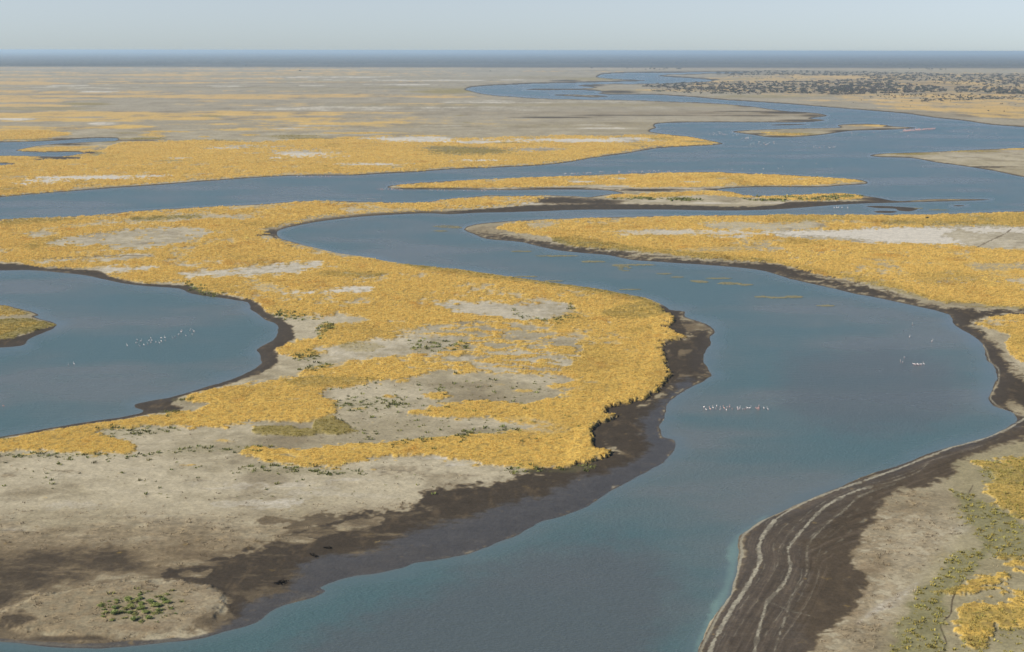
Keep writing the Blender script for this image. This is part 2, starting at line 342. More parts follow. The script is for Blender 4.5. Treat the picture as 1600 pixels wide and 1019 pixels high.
for pts, v, sal in B:
    m = mask(P(pts), 8.5, 8.0) * v
    clear(m); att['salt'] = np.maximum(att['salt'], m * sal)
# speckled half-bare belts
for pts, v in [("630,520 680,503 800,503 850,512 905,530 912,548 880,580 800,584 700,580 690,562 640,556 580,552 570,540 610,530", .55),
               ("440,612 500,608 530,618 530,655 480,660 440,650", .25), ("65,382 160,362 265,356 330,363 290,380 200,392 150,385", .75), ("640,548 760,540 880,548 900,575 800,583 690,578", .3), ("600,455 700,470 760,490 680,505 600,490", .2), ("50,350 400,345 560,350 520,380 300,395 60,390", .14),
               ("380,704 433,703 470,704 560,698 600,700 560,722 500,728 430,722 390,716", .25), ("130,668 200,664 225,668 205,695 210,708 150,690", .3)]:
    m = mask(P(pts), 5, 5) * v
    sp = sstep(-0.12, 0.28, fbm(X / 16, Y / 9, 91, 5, .65) + (m - 0.45) * 0.9) * (m > 0.01)
    clear(np.clip(sp * m * 1.9, 0, 1)); att['salt'] = np.maximum(att['salt'], m * .35)
for cx, cy, rx, ry, v in [(680, 620, 24, 4.5, 1), (608, 621, 16, 4, .9), (632, 597, 10, 2.5, .8), (560, 698, 18, 3, .9), (700, 632, 20, 2, .6), (770, 603, 14, 2, .5), (820, 612, 14, 2, .6), (300, 728, 14, 2.5, .6), (88, 728, 8, 1.5, .5), (640, 576, 30, 2, .8), (740, 690, 30, 3, .7), (470, 655, 40, 5, .8), (350, 690, 24, 2.5, .5), (560, 640, 18, 3, .5), (520, 735, 20, 2.5, .8), (580, 736, 24, 2.5, .7)]:
    ell('gold', v, cx, cy, rx, ry, 1.6)
# olive tinges
for pts, v in [("600,402 650,412 725,421 800,430 888,443 975,457 1025,472 1020,477 950,464 888,452 800,441 700,428 640,419", .75), ("935,490 970,478 1010,474 1040,482 1046,492 1020,499 960,499", .85),
               ("975,516 1000,511 1030,513 1010,519 975,522", .5), ("440,596 500,590 590,592 540,603 470,606", .8), ("400,670 440,666 505,675 505,682 450,684 400,680", .95), ("490,660 515,652 545,665 562,676 520,682 490,676", .95),
               ("0,346 60,343 130,342 60,351 0,353", .7), ("210,341 300,337 310,340 215,346", .7), ("40,382 62,380 60,388 45,390", .7), ("530,536 600,540 580,551 540,550", .5), ("500,425 560,427 600,428 580,434 500,432", .7)]:
    m = mask(P(pts), 3, 2.5) * v
    att['olive'] = np.maximum(att['olive'], m); att['gold'] = att['gold'] * (1 - m * .55)
# green fringe plants
for pts, v in [("470,578 500,568 520,571 500,580 480,582", .9), ("462,552 490,550 500,562 465,564", .7), ("436,487 480,497 500,498 470,502 430,494", .55), ("295,445 320,452 345,462 310,459", .6), ("272,624 300,621 300,629 275,630", .95),
               ("250,645 290,643 285,650 255,651", .9), ("155,672 230,668 280,673 220,682 165,684", .6), ("405,725 470,730 560,738 560,744 470,742 380,738", .62), ("0,708 120,710 200,712 300,705 300,709 150,716 0,715", .5), ("340,700 400,697 430,703 380,708 345,707", .75),
               ("270,703 330,698 340,706 280,709", .75), ("800,730 860,736 930,728 900,739 800,739", .75), ("525,630 600,622 640,634 580,642 525,640", .5), ("600,694 640,688 700,682 760,672 800,667 800,676 700,688 610,700", .5), ("640,535 700,530 740,545 650,552", .35),
               ("0,678 12,680 15,688 0,692", .9), ("495,515 510,505 520,512 500,528", .8), ("800,482 815,498 860,500 890,490 890,480 900,500 850,506", .4), ("370,733 400,730 410,742 375,740", .4), ("640,600 800,598 840,604 700,610", .12)]:
    m = mask(P(pts), 7, 2.5) * v * 1.4
    att['green'] = np.maximum(att['green'], m)
# pond islet
paint('gold', .45, "-200,482 0,478 20,482 45,490 30,494 0,496 -200,500", 2, 2)
mo = paint('olive', .9, "-200,500 0,500 40,497 80,505 84,510 60,517 30,526 0,534 -200,528", 2, 2); paint('gold', .5, "-100,512 0,514 12,518 0,525 -100,526", 2, 2)
paint('olive', .6, "-200,480 0,477 40,487 50,492 0,494", 2, 2); paint('gold', .4, "-200,500 0,503 60,505 40,514 0,520 -200,520", 3, 3)
region[(PX < 100) & (PY > 460) & (PY < 560)] = 4
# pale sand behind the pond's east shore, tan pockets
# -- right-hand bank
paint('gold', 1.0, """786,352.6 800,348.5 850,344.5 900,342.6 1050,339.4 1200,337.6 1450,337 1550,334.4 1600,332.4 1900,328 2200,330 2200,486 1600,482 1525,476 1463,472.6 1438,462.6 1400,452.6 1350,442.6 1275,430 1225,415.5
1200,412 1125,407 1050,399.6 1000,393.6 963,389.5 900,386.5 875,374 825,366 800,363 775,358""", 2.0, 1.8)
region[((PY > 335) & (PX > 735) & (PX - 735 > (PY - 355) * 1.5) & (PX > 1150)) | ((PY > 335) & (PY < 412) & (PX > 735))] = 5
for pts, v, sal in [("1200,362.6 1288,360 1340,356 1400,355.5 1500,354 1600,352.6 2200,350 2200,398 1600,391 1525,387.6 1488,382.6 1425,380 1350,381 1300,375 1225,372.6", .97, .3),
                    ("1093,352 1140,348 1200,348 1290,348.5 1290,357 1200,361 1120,360", .8, .1), ("933,362 1000,359 1100,360.5 1200,363 1200,368 1100,369.5 1000,367.5", .75, .7), ("1100,370 1170,369.5 1170,372.5 1110,373", .8, .7),
                    ("1500,413 1560,410 1700,410 2200,410 2200,428 1600,425 1530,427", .65, .0), ("1063,391 1110,384 1200,380 1200,389 1150,397 1080,397", .6, .0), ("1200,386 1226,387 1215,393 1200,392", .7, .1),
                    ("1346,405 1375,404.5 1430,411 1500,412 1480,416 1400,413", .6, .0), ("1440,440 1520,432 1600,434 1600,442 1500,444", .3, .0), ("1545,425 1600,427 1600,432 1550,432", .4, 0), ("845,346 900,344 900,348 850,352 815,350", .5, .0)]:
    m = mask(P(pts), 4.0, 5.0) * v
    clear(m); att['salt'] = np.maximum(att['salt'], m * sal)
m = mask(P("1288,362 1340,357.5 1400,356.5 1470,357 1500,360 1470,368 1500,380 1510,385 1490,382 1425,379 1360,378 1310,372 1240,369 1210,364.5"), 3, 4); att['salt'] = np.maximum(att['salt'], m * .98)
m = mask(P("1500,358 1600,356 2200,354 2200,362 1600,364 1540,366"), 3, 4); att['salt'] = np.maximum(att['salt'], m * .7)
for pts, v in [("862,374 900,370 963,382 1000,388 1100,396 1200,406 1200,411 1100,406 1000,394 930,390 880,384", .8), ("1350,346 1450,342 1600,334 1700,333 1700,352 1500,353 1380,352", .6), ("1200,338 1300,338 1420,342 1300,346 1200,348", .5), ("1420,430 1500,424 1530,440 1450,446", .4),
               ("1150,399 1275,420 1400,445 1463,466 1600,480 1600,486 1463,474 1350,444 1225,416", .55)]:
    m = mask(P(pts), 3, 3) * v
    att['olive'] = np.maximum(att['olive'], m); att['gold'] = att['gold'] * (1 - m * .5)
ell('litter', .9, 1540, 455, 70, 4, 1.0); 
paint('gold', 1.0, "1520,506 1550,495 1600,490 1800,486 2200,500 2200,640 1800,600 1600,567 1576,552 1571,537 1578,526 1540,512", 2, 1.6)
ell('olive', .8, 1590, 534, 16, 9); ell('olive', .6, 1596, 618, 16, 14)
line('mud', .5, "1525,388 1545,378 1570,366 1582,357", 1.4)
# lower-right corner: green tufts, gold grass, trail
m = mask(P("1520,722 1560,720 1600,716 1900,720 1900,830 1600,815 1570,795 1535,770 1550,745"), 4, 5); att['gold'] = np.maximum(att['gold'], m * .75); att['green'] = np.maximum(att['green'], m * .4)
for pts, v in [("1545,783 1600,790 1600,812 1575,800", .8), ("1563,880 1600,872 1700,880 1700,892 1600,892 1570,890", .8), ("1523,904 1560,895 1570,905 1530,925 1490,932 1473,930 1500,922", .85), ("1488,949 1540,940 1600,934 1800,930 1800,985 1600,982 1545,990 1533,1008 1500,1000 1486,985 1492,965", .95)]:
    att['gold'] = np.maximum(att['gold'], mask(P(pts), 7, 11) * v)
for pts, v in [("1480,765 1510,770 1550,790 1600,815 1600,880 1560,870 1530,862 1500,868 1480,890 1450,915 1430,940 1415,965 1400,990 1400,1060 1480,1060 1470,985 1485,960 1480,935 1500,915 1530,890 1540,870 1520,830 1500,800", .8),
               ("1545,720 1600,735 1600,760 1550,765 1530,745", .7), ("1600,815 1560,830 1560,870 1600,872", .5), ("1560,985 1600,980 1600,1040 1560,1040", .35), ("1500,960 1600,950 1600,975 1500,985", .45), ("1500,1000 1540,1005 1540,1050 1490,1050", .4)]:
    att['green'] = np.maximum(att['green'], mask(P(pts), 8, 8) * v)
region[(PX > 1380) & (PY > 640)] = 6
m = mask(P('1440,700 1700,700 1700,1100 1380,1100'), 10, 5); att['olive'] = np.maximum(att['olive'], m * sstep(.2, .6, att['gold']) * .8 * sstep(-.3, .2, N2 + N1))
line('mud', .8, "1470,1060 1475,1017 1478,1004 1469,979 1485,962 1488,939 1498,919 1508,906", 1.8, .8, .4)
line('mud', .6, "1546,862 1548,845 1555,826 1535,801 1508,786 1512,775 1520,760", 1.4, .8, .5)
line('mud', .45, "1330,985 1300,990 1260,992 1220,1000", 1.4, .8, .8)
# rust litter + brown slope behind the mud
for cx, cy, rx, ry, v in [(1340, 930, 34, 16, .9), (1400, 880, 60, 22, .55), (1470, 815, 26, 12, .5), (1480, 820, 40, 10, .5), (1360, 890, 40, 14, .7), (1420, 850, 50, 12, .4), (1380, 830, 60, 14, .5), (1420, 790, 60, 14, .45), (1330, 960, 50, 14, .7), (1380, 1010, 70, 12, .4), (1450, 780, 40, 8, .4)]:
    m = ell('rust' if v > .6 else 'litter', v, cx, cy, rx, ry, 1.2)
m = mask(P("1400,935 1440,905 1420,930 1400,950 1370,960 1340,975 1370,950"), 6, 6); att['salt'] = np.maximum(att['salt'], m * .55)
m = mask(P("1500,815 1530,818 1510,835 1480,835"), 5, 5); att['salt'] = np.maximum(att['salt'], m * .4)

for pts, v in [("1400,765 1500,770 1510,800 1490,850 1440,900 1410,950 1370,1010 1300,1060 1270,1060 1330,900 1340,830", .6), ("1340,760 1440,765 1450,790 1400,830 1390,900 1360,950 1330,1000 1280,1040 1250,1040 1290,960 1320,900 1320,850", .8), ("1400,765 1480,770 1500,800 1490,830 1440,850 1420,900 1380,960 1330,1020 1420,1020 1430,900 1480,850", .4)]:
    m = mask(P(pts), 16, 9) * v; att['litter'] = np.maximum(att['litter'], m * sstep(-.25, .3, N2 + N4 + .5 * N1 + (v - .5) * .6))
# -- mud of the shores
paint('mud', 1.0, """1195,411 1250,424 1300,437 1350,450 1400,462 1450,477 1500,484 1560,487 1600,486 1600,490 1550,493 1525,500 1518,508 1540,528 1562,545 1570,565 1585,585 1610,600 1610,640 1580,628 1575,645 1612,655 1612,683
1538,708 1500,724 1490,742 1450,760 1400,772 1375,792 1350,832 1325,869 1348,904 1340,934 1313,972 1288,989 1263,1017 1220,1110 1010,1200 1060,1120 1095,1013 1138,934 1158,864 1158,840 1200,806
1310,762 1400,728 1488,695 1575,666 1586,657 1580,646 1553,634 1541,624 1556,592 1540,560 1531,536 1486,506 1481,492 1388,469 1275,445 1200,425 1163,419 1038,410 988,406 900,394
862,389 820,379 760,373 730,362 760,366 800,371 850,380 900,388 950,393 1000,400 1100,409""", 8, 7)
m = mask(P("728,360 745,354 780,352 800,357 790,364 760,368 740,364"), 3, 2); att['litter'] = np.maximum(att['litter'], m * .6)
m = mask(P("""1045,486 1069,488 1070,496 1105,507 1117,519 1109,526 1111,537 1100,555 1101,571 1113,587 1075,607 1040,645 1030,665 1036,683 1055,690 1053,703 1038,723 1000,743 958,765 920,790
800,840 700,870 600,895 500,920 450,945 400,973 330,992 355,960 360,930 300,915 240,908 263,889 350,871 400,860 425,848 450,836 488,816 550,806 625,803 665,793 663,775 720,768 760,760 830,747 880,738 920,728
960,708 933,700 930,672 968,655 950,641 1008,628 1045,598 1050,585 1044,577 1038,543 1075,530 1052,515 1056,500"""), 9, 10)
att['mud'] = np.maximum(att['mud'], m)
paint('mud', .8, "-200,868 0,868 50,864 125,862 175,856 225,872 215,895 150,905 100,922 40,938 0,954 -200,960", 24, 8); ell('litter', .7, 240, 888, 60, 14, 1)
paint('mud', .6, "470,812 520,806 540,815 500,824 450,832", 5, 8); paint('mud', .5, "420,808 470,812 440,820 400,818", 5, 6)
paint('mud', .55, "40,985 0,965 -100,960 -100,1000 30,1003 150,1009 240,1004 200,1000 120,1003", 3, 3)
m = mask(P("520,822 590,810 600,817 560,829 530,830"), 4, 4); att['mud'] = att['mud'] * (1 - .8 * m)
m = mask(P("430,843 480,838 500,846 470,852"), 4, 5); att['mud'] = att['mud'] * (1 - .7 * m)
m = mask(P("280,898 330,893 320,904 290,904"), 3, 4); att['mud'] = att['mud'] * (1 - .8 * m)
for pts in ["1050,510 1090,505 1110,514 1090,520 1060,520", "1045,550 1080,548 1070,556 1048,558", "1045,587 1110,586 1060,591"]:
    m = mask(P(pts), 3, 3); att['litter'] = np.maximum(att['litter'], m * .8); att['mud'] *= (1 - .5 * m)
mw = paint('wet', 1.0, """326,999 404,978 456,949 512,927 600,900 720,870 800,842 920,791 1000,744 1040,724 1056,703 1058,688 1036,684 1029,665 1040,645 1052,624 1080,606 1075,593 1050,610 1025,635 1003,672
1013,706 975,730 888,757 840,778 800,786 750,806 675,824 625,841 588,863 513,867 465,884 455,918 400,942 370,970""", 12, 7)
paint('wet', .8, "-200,1010 0,1006 125,1015 275,1005 330,995 345,988 275,998 200,1003 120,1007 0,998 -200,1000", 2, 1.5)
rb0 = sstep(640, 720, PY) * (PX > 1080)
paint('wet', .75, """1263,1019 1240,960 1262,899 1262,854 1292,822 1345,776 1438,733 1513,705 1580,672 1586,657 1575,667 1450,711 1312,764 1200,808 1160,838 1156,860 1138,934 1095,1013 1060,1100 1180,1100""", 14, 8); att['wet'] *= 1 - .45 * rb0
# pond shore mud
paint('mud', 1.0, """388,470 402,474 415,490 440,500 455,512 460,530 445,540 430,548 435,562 430,572 405,585 350,603 300,614 280,622 268,634 290,640 262,646 230,648 216,652 175,658 125,664 75,672 0,686
0,680 37,676 125,659 175,653 216,645 222,641 212,637 211,630 263,619 313,606 363,591 398,575 407,566 405,556 400,547 425,531 433,520 430,507 400,490 386,483""", 3, 2.5)
paint('mud', .95, "-400,416 0,413 60,419 150,424 168,432 190,437 225,444 295,447 313,456 350,462 388,470 388,473 350,467 300,460 280,452 225,448 188,443 143,433 113,428 50,423 -400,425", 2, 1.5)
paint('mud', .95, "-200,536 0,532 30,526 60,517 84,510 89,508 84,516 70,521 45,531 36,541 0,544 -200,548", 2, 1.5)
ell('mud', .95, 428, 364, 14, 5, .6); line('mud', .8, "400,369 420,367 432,372", 2.5)
line('mud', .75, "434,361 457,353 500,345.5 563,338 625,334 670,332.5 700,333.5 760,331", 3.4, 5.0)
line('mud', .5, "60,406 110,403.5 160,401.5 235,400", 1.2); line('mud', .4, "290,451 310,455 345,462", 2)
eb = mask(P("1020,478 1050,480 1075,520 1060,545 1060,590 1040,612 985,645 985,662 950,680 950,705 975,715 940,735 860,745 820,738 870,728 920,700 905,685 910,668 945,648 930,640 990,618 1020,590 1025,540 1030,500"), 3, 2)
att['mud'] = np.maximum(att['mud'], eb * (1 - sstep(.3, .7, att['gold'])))
# generic thin dark water line on every shore (in pixels)
edge = 1 - sstep(1.2, 3.4, np.abs(SP_) + N2 * 1.2 + N1 * 1.2)
nomud = mask(P("440,378 530,392 650,411 800,430 1010,464 1040,482 1030,490 900,455 700,428 500,398"), 5, 1)
att['mud'] = np.maximum(att['mud'], edge * .8 * (1 - nomud))
att['gold'] *= 1 - sstep(0.25, 0.6, att['mud']) * 0.95
att['olive'] *= 1 - sstep(0.3, 0.7, att['mud']) * 0.9
strk = fbm(X / 22, Y / 9, 631, 5, .65)
fg = sstep(760, 830, PY) * (PX < 760)
att['mud'] = np.clip(att['mud'] * (1 - fg * .5 * sstep(-.05, .38, strk)), 0, 1)
ext = mask(P("-200,850 100,840 250,850 420,835 560,790 680,765 700,800 560,840 450,900 380,930 250,920 100,935 -200,970"), 40, 8)
att['mud'] = np.maximum(att['mud'], ext * fg * .62 * sstep(-.45, .35, -strk + .5 * N1) * sstep(815, 880, PY + (PX > 430) * 60))
# foreground mound, litter
m = mask(P("0,965 60,935 130,922 200,915 290,914 340,930 345,955 320,980 250,994 150,1000 60,995 20,985"), 8, 7)
att['litter'] = np.maximum(att['litter'], m * (.5 + .5 * sstep(-.2, .3, N2 + N4))); att['mud'] *= (1 - m * .85)
moundm = m
att['green'] = np.maximum(att['green'], .4 * mask(P('152,945 170,932 215,928 275,930 285,955 255,972 200,978 165,970'), 6, 6))
for cx, cy, rx, ry, v in [(215, 926, 34, 4, .9), (290, 922, 34, 8, .8), (225, 986, 40, 5, .8), (190, 934, 26, 3, .6), (290, 945, 30, 12, .6), (330, 930, 24, 8, .5), (255, 980, 36, 5, .6)]:
    m = ell('rust', v, cx, cy, rx, ry, 1.65)
ell('mud', .8, 20, 972, 30, 12, 1.0); ell('mud', .75, 110, 1000, 70, 4, .8); ell('mud', .6, 330, 975, 40, 16, 1.0); ell('mud', .7, 390, 930, 60, 12, .9)
for k in range(9):                                       # wave-cut ridges on the mound's east flank
    o = k * 5.0
    line('litter', .5, "%f,%f %f,%f %f,%f %f,%f" % (255 + o, 1000 - o * .55, 300 + o * .9, 985 - o * .55, 330 + o * .9, 962 - o * .5, 322 + o, 940 - o * .4), .9, 1.2, 3.0)
# bare foreground flat: pale crust and brown stains
for cx, cy, rx, ry, v in [(420, 760, 130, 12, .55), (430, 788, 60, 8, .7), (360, 790, 80, 6, .55), (100, 790, 110, 8, .45), (20, 830, 30, 5, .5), (100, 745, 110, 6, .35), (560, 752, 40, 4, .6), (720, 728, 45, 4, .75), (690, 718, 30, 2.5, .7), (600, 780, 40, 8, .4), (240, 808, 30, 3, .5),
                          (210, 735, 80, 5, .35), (480, 772, 50, 5, .5), (640, 748, 18, 5, .35), (180, 720, 120, 3, .3), (340, 765, 60, 4, .5), (540, 775, 60, 6, .45), (230,770,90,5,.35)]:
    ell('salt', v * .75, cx, cy, rx, ry, 1.6)
for cx, cy, rx, ry, v in [(620, 735, 90, 14, .6), (720, 745, 70, 8, .55), (100, 738, 70, 4, .6), (10, 745, 16, 3, .8), (540, 758, 90, 6, .3), (330, 830, 120, 10, .3), (120, 850, 130, 10, .35), (280, 850, 60, 8, .4), (340, 865, 60, 6, .4), (200, 880, 130, 12, .4), (60, 890, 80, 14, .5), (640, 790, 60, 6, .5), (660, 600, 120, 8, .2), (560, 665, 60, 6, .15), (470, 690, 80, 5, .25), (850, 740, 60, 5, .5)]:
    ell('litter', v, cx, cy, rx, ry, 1.1)
fgl = mask(P('-200,800 200,790 400,800 560,775 700,770 660,800 480,830 420,860 250,900 -200,900'), 40, 10); att['litter'] = np.maximum(att['litter'], fgl * .95 * sstep(745, 860, PY) * sstep(-.7, .25, strk + .6 * N1))
# salt strand lines of the right bank
L2 = "1105,1030 1115,1004 1128,979 1145,949 1163,924 1178,899 1188,877 1185.5,856.6 1193,836.6 1210,814 1232,799 1265,781.5 1312,764 1350,752 1400,734 1450,714 1488,699 1538,685 1575,670 1600,655"
strand = np.zeros((NR, NC))
att['strand'] = strand
near = sstep(700, 860, PY)
line('strand', 1.0, L2, 3.2, 1.2, 1.4); m = line('strand', .9, "1105,1030 1115,1004 1128,979 1145,949 1163,924 1178,899 1188,877 1185.5,856.6 1193,836.6 1210,814", 6.5, 1.6, 2.2)
line('strand', .75, "1600,651 1563,637.6 1548,624 1550,615 1560,597 1560,577 1547,565 1540,545 1533,537 1512,522", 1.8, 1.0, .8)
line('strand', .45, "1200,911 1215,884 1217.5,859 1237.5,829 1267.5,799 1300,779 1340,763 1400,747 1438,733 1455,720 1513,705 1560,687", 1.5, 1.2, 1.65)
line('strand', .85, "1178,1025 1185,989 1198,944 1202,939 1225,914 1235,889 1232,859 1257,826.6 1285,796.5 1322,774 1360,762", 4.2, 1.6, 2.2)
for off_, v_ in ((9, .3), (24, .3), (40, .25), (66, .35), (78, .25), (92, .3)):
    dl_ = np.minimum(edgedist(lev(smooth(P(L2), 4, False)), 130, 110, ONE, ONE, False), 120)
    k_ = 1 - sstep(.4, 1.6, np.abs(dl_ - off_ * sstep(690, 900, PY) - 6 * N1 - 3 * N2 - 1.5 * N4))
    att['strand'] = np.maximum(att['strand'], k_ * v_ * sstep(720, 790, PY) * sstep(.3, .7, np.maximum(att['mud'], att['wet'])) * (PX > 1090) * sstep(-.35, .25, N2 + N1))
line('strand', .5, "1360,762 1390,755 1433,740 1450,725", 2, 1.4, 1.65)
line('strand', .55, "1210,1019 1230,957 1237,934 1260,899 1262,854 1292,821 1317,801 1345,776 1400,757", 3.4, 2.0, 2.4)
line('strand', .35, "1280,900 1276,875 1288,850 1310,830 1330,812", 2, 2, 2)
line('strand', .5, "1200,942 1230,955 1265,965", 2.2, 1.5, 2); line('strand', .35, "1305,905 1330,912 1350,925", 2.2, 1.5, 2)
fr = (1 - sstep(1.0, 4.5, np.abs(SP_ - 1.2) + N4 * 2.5)) * sstep(560, 700, PY) * (PX > 1085) * sstep(1120, 1180, PX + (PY - 840) * .35)
att['strand'] = np.maximum(att['strand'], fr * .8 * sstep(720, 840, PY))

fm = fbm(X / 75, Y / 170, 901, 5, .7) + .5 * fbm(X / 300, Y / 110, 903, 4, .6)
farm = sstep(262, 225, PY)
att['gold'] = att['gold'] + farm * (att['gold'] > .04) * fm * .75
att['salt'] = att['salt'] + farm * (att['salt'] > .04) * fm * .6
att['litter'] = att['litter'] + farm * np.clip(-fm, 0, 1) * .9
for k in att: att[k] = np.clip(att[k], 0, 1)
mot = fbm(X / 42, Y / 60, 611, 5, .62) * (1 - FARW) + fbm(X / 420, Y / 260, 613, 5, .6) * FARW
fine = fbm(X / 6, Y / 8, 617, 4, .65)
thin = sstep(.04, .36, mot + .5 * fine) * sstep(230, 262, PY) * (1 - .7 * sstep(590, 630, PY))
att['gold'] *= 1 - .62 * thin
att['salt'] = np.maximum(att['salt'], .3 * thin * (att['gold'] > .05) * (PY > 300))
ol = sstep(.12, .5, fbm(X / 70, Y / 110, 619, 5, .6) + .25 * fine)
att['olive'] = np.maximum(att['olive'], ol * .6 * sstep(.3, .6, att['gold']) * (PY > 215))
for k in ('gold', 'olive', 'green'): att[k] *= (S > 0.3)

# ------------------------------------------------------------------ heights
cover = np.clip(att['gold'] + att['olive'] * .8, 0, 1)
Z = np.where(S > 0, 0.05 * np.minimum(S, 7) + 0.02 * np.clip(S - 7, 0, 3), np.maximum(0.06 * S, -0.6))
land = sstep(1, 8, S)
near1 = sstep(4000, 1500, Y)
Z = Z + land * near1 * (0.12 * N1 + 0.10 * N2 + 0.05 * N4 + (0.35 + .75 * mask(P('1000,478 1050,478 1080,520 1055,600 985,650 975,720 900,735 900,690 930,640 1000,600 1020,560 1030,510'), 14, 1)) * sstep(.35, .75, cover) + 0.6 * moundm * sstep(0, 10, S))
Z = Z + land * sstep(2500, 9000, Y) * (1.5 + 1.2 * N3)
Z = np.where(Y > 11500, 1.5 + 0 * Z, Z)

# ------------------------------------------------------------------ ground colours (albedos, plus shade painted between grass clumps)
def C(r, g, b): return np.array([r, g, b])
def mix(a, b, m): return a * (1 - m[..., None]) + b * m[..., None]
base = mix(np.broadcast_to(C(.290, .250, .162), (NR, NC, 3)), C(.400, .352, .245), sstep(-.3, .35, N1 + .5 * N3 + .4 * N2))
base = mix(base, C(.195, .160, .100), np.clip(sstep(.0, .42, fbm(X / 34, Y / 34, 101, 6, .62)) * .7 * near1, 0, 1))
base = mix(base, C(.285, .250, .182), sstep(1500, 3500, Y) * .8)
def over(c, name, k=1.0, lo=0.0, hi=1.0):
    global base
    base = mix(base, c, np.clip(sstep(lo, hi, att[name] + (N2 * .18 + N4 * .12) * (att[name] > .02)) * k, 0, 1))
over(C(.52, .485, .41), 'salt', .95, .1, .8)
over(C(.40, .32, .21), 'sage', .8)
over(C(.195, .150, .088), 'litter', .8)
base = base * (1 + .55 * N4 * sstep(.2, .6, att['litter']) * near1)[..., None]
over(C(.170, .115, .062), 'rust', .65, .1, 1.0)
over(C(.155, .118, .070), 'mud', .9, .02, .5)
over(C(.047, .037, .026), 'mud', .96, .30, .95)
base = mix(base, C(.115, .085, .050), np.clip(att['mud'] * sstep(.1, .5, fbm(X / 5, Y / 14, 111, 4, .6)) * .6, 0, 1))
over(C(.066, .061, .054), 'wet', .9, .05, 1.0)
rc_ = mask(P('1470,720 1540,700 1700,690 1700,1120 1360,1120 1400,980 1440,900 1500,830'), 26, 8)
base = mix(base, C(.245, .215, .115), rc_ * .6 * (S > 3) * (1 - att['mud']))
base = mix(base, C(.088, .066, .042), np.clip(att['mud'] * sstep(640, 720, PY) * (PX > 1080) * .55, 0, 1))
D2 = np.minimum(edgedist(lev(smooth(P(L2), 4, False)), 190, 150, ONE, ONE, False), 140)
rb = sstep(640, 720, PY) * (PX > 1080) * (1 - sstep(90, 138, D2))
strp = fbm(D2 / 7.0 + .9 * N1 + .35 * N2, (X * .55 + Y * .8) / 45, 501, 4, .65)
base = mix(base, C(.150, .118, .085), rb * sstep(.06, .32, strp) * .32 * np.clip(att['mud'] + att['wet'], 0, 1))
base = base * (1 - .22 * rb * sstep(.0, .4, -strp) * np.clip(att['mud'] + att['wet'], 0, 1))[..., None]
over(C(.33, .305, .225), 'strand', .88, .1, .9)
goldc = mix(np.broadcast_to(C(.57, .385, .090), (NR, NC, 3)), C(.43, .285, .070), sstep(-.3, .45, N1))
goldc = mix(goldc, C(.24, .165, .050), np.clip(sstep(.08, .4, -fbm(X / 2.6, Y / 3.4, 401, 2, .6)) * .75 * sstep(1500, 900, Y), 0, 1))  # shade in the gaps between grass clumps, painted into the colour
goldc = mix(goldc, C(.36, .225, .065), sstep(.15, .5, fbm(X / 26, Y / 40, 801, 4, .6)) * .7)
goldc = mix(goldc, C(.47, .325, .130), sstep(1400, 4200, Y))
over(C(.245, .195, .060), 'olive', .9, .1, .9)
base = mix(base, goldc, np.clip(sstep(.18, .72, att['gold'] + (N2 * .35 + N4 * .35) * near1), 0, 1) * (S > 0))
base = mix(base, C(.165, .16, .070), np.clip(sstep(.05, .8, att['green']) * np.where((PX > 1380) & (PY > 690), .62, .22), 0, 1))
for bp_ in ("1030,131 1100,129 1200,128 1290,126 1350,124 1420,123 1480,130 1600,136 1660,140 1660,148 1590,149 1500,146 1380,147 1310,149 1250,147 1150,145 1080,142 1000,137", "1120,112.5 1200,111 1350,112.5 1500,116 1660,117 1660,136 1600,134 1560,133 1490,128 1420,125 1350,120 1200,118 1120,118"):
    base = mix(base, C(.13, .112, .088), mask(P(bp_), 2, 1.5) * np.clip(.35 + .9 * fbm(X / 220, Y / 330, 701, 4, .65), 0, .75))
woodg = sstep(11200, 12600, Y + 400 * N3)
base = mix(base, C(.070, .062, .052), woodg)
base = base * (1 + 0.10 * N4 * near1 + 0.06 * N2)[..., None]
base = np.clip(base * (1 + .22 * farm * fm)[..., None], .01, .8)

# ------------------------------------------------------------------ materials
def mat(name):
    m = bpy.data.materials.new(name); m.use_nodes = True
    nt = m.node_tree; b = nt.nodes['Principled BSDF']
    b.inputs['Specular IOR Level'].default_value = 0.15
    b.inputs['Roughness'].default_value = 0.9
    return m, nt, b
def nd(nt, t, **kw):
    n = nt.nodes.new(t)
    for k, v in kw.items(): setattr(n, k, v)
    return n
def simple(name, c, rough=.85, var=.25, scale=3.0):
    m, nt, b = mat(name)
    g = nd(nt, 'ShaderNodeNewGeometry'); n = nd(nt, 'ShaderNodeTexNoise'); n.inputs['Scale'].default_value = scale
    n.inputs['Detail'].default_value = 4
    nt.links.new(g.outputs['Position'], n.inputs['Vector'])
    r = nd(nt, 'ShaderNodeMapRange'); r.inputs['To Min'].default_value = 1 - var; r.inputs['To Max'].default_value = 1 + var
    nt.links.new(n.outputs['Fac'], r.inputs['Value'])
    mx = nd(nt, 'ShaderNodeVectorMath', operation='SCALE'); mx.inputs[0].default_value = c
    nt.links.new(r.outputs[0], mx.inputs['Scale']); nt.links.new(mx.outputs[0], b.inputs['Base Color'])
    b.inputs['Roughness'].default_value = rough
    return m

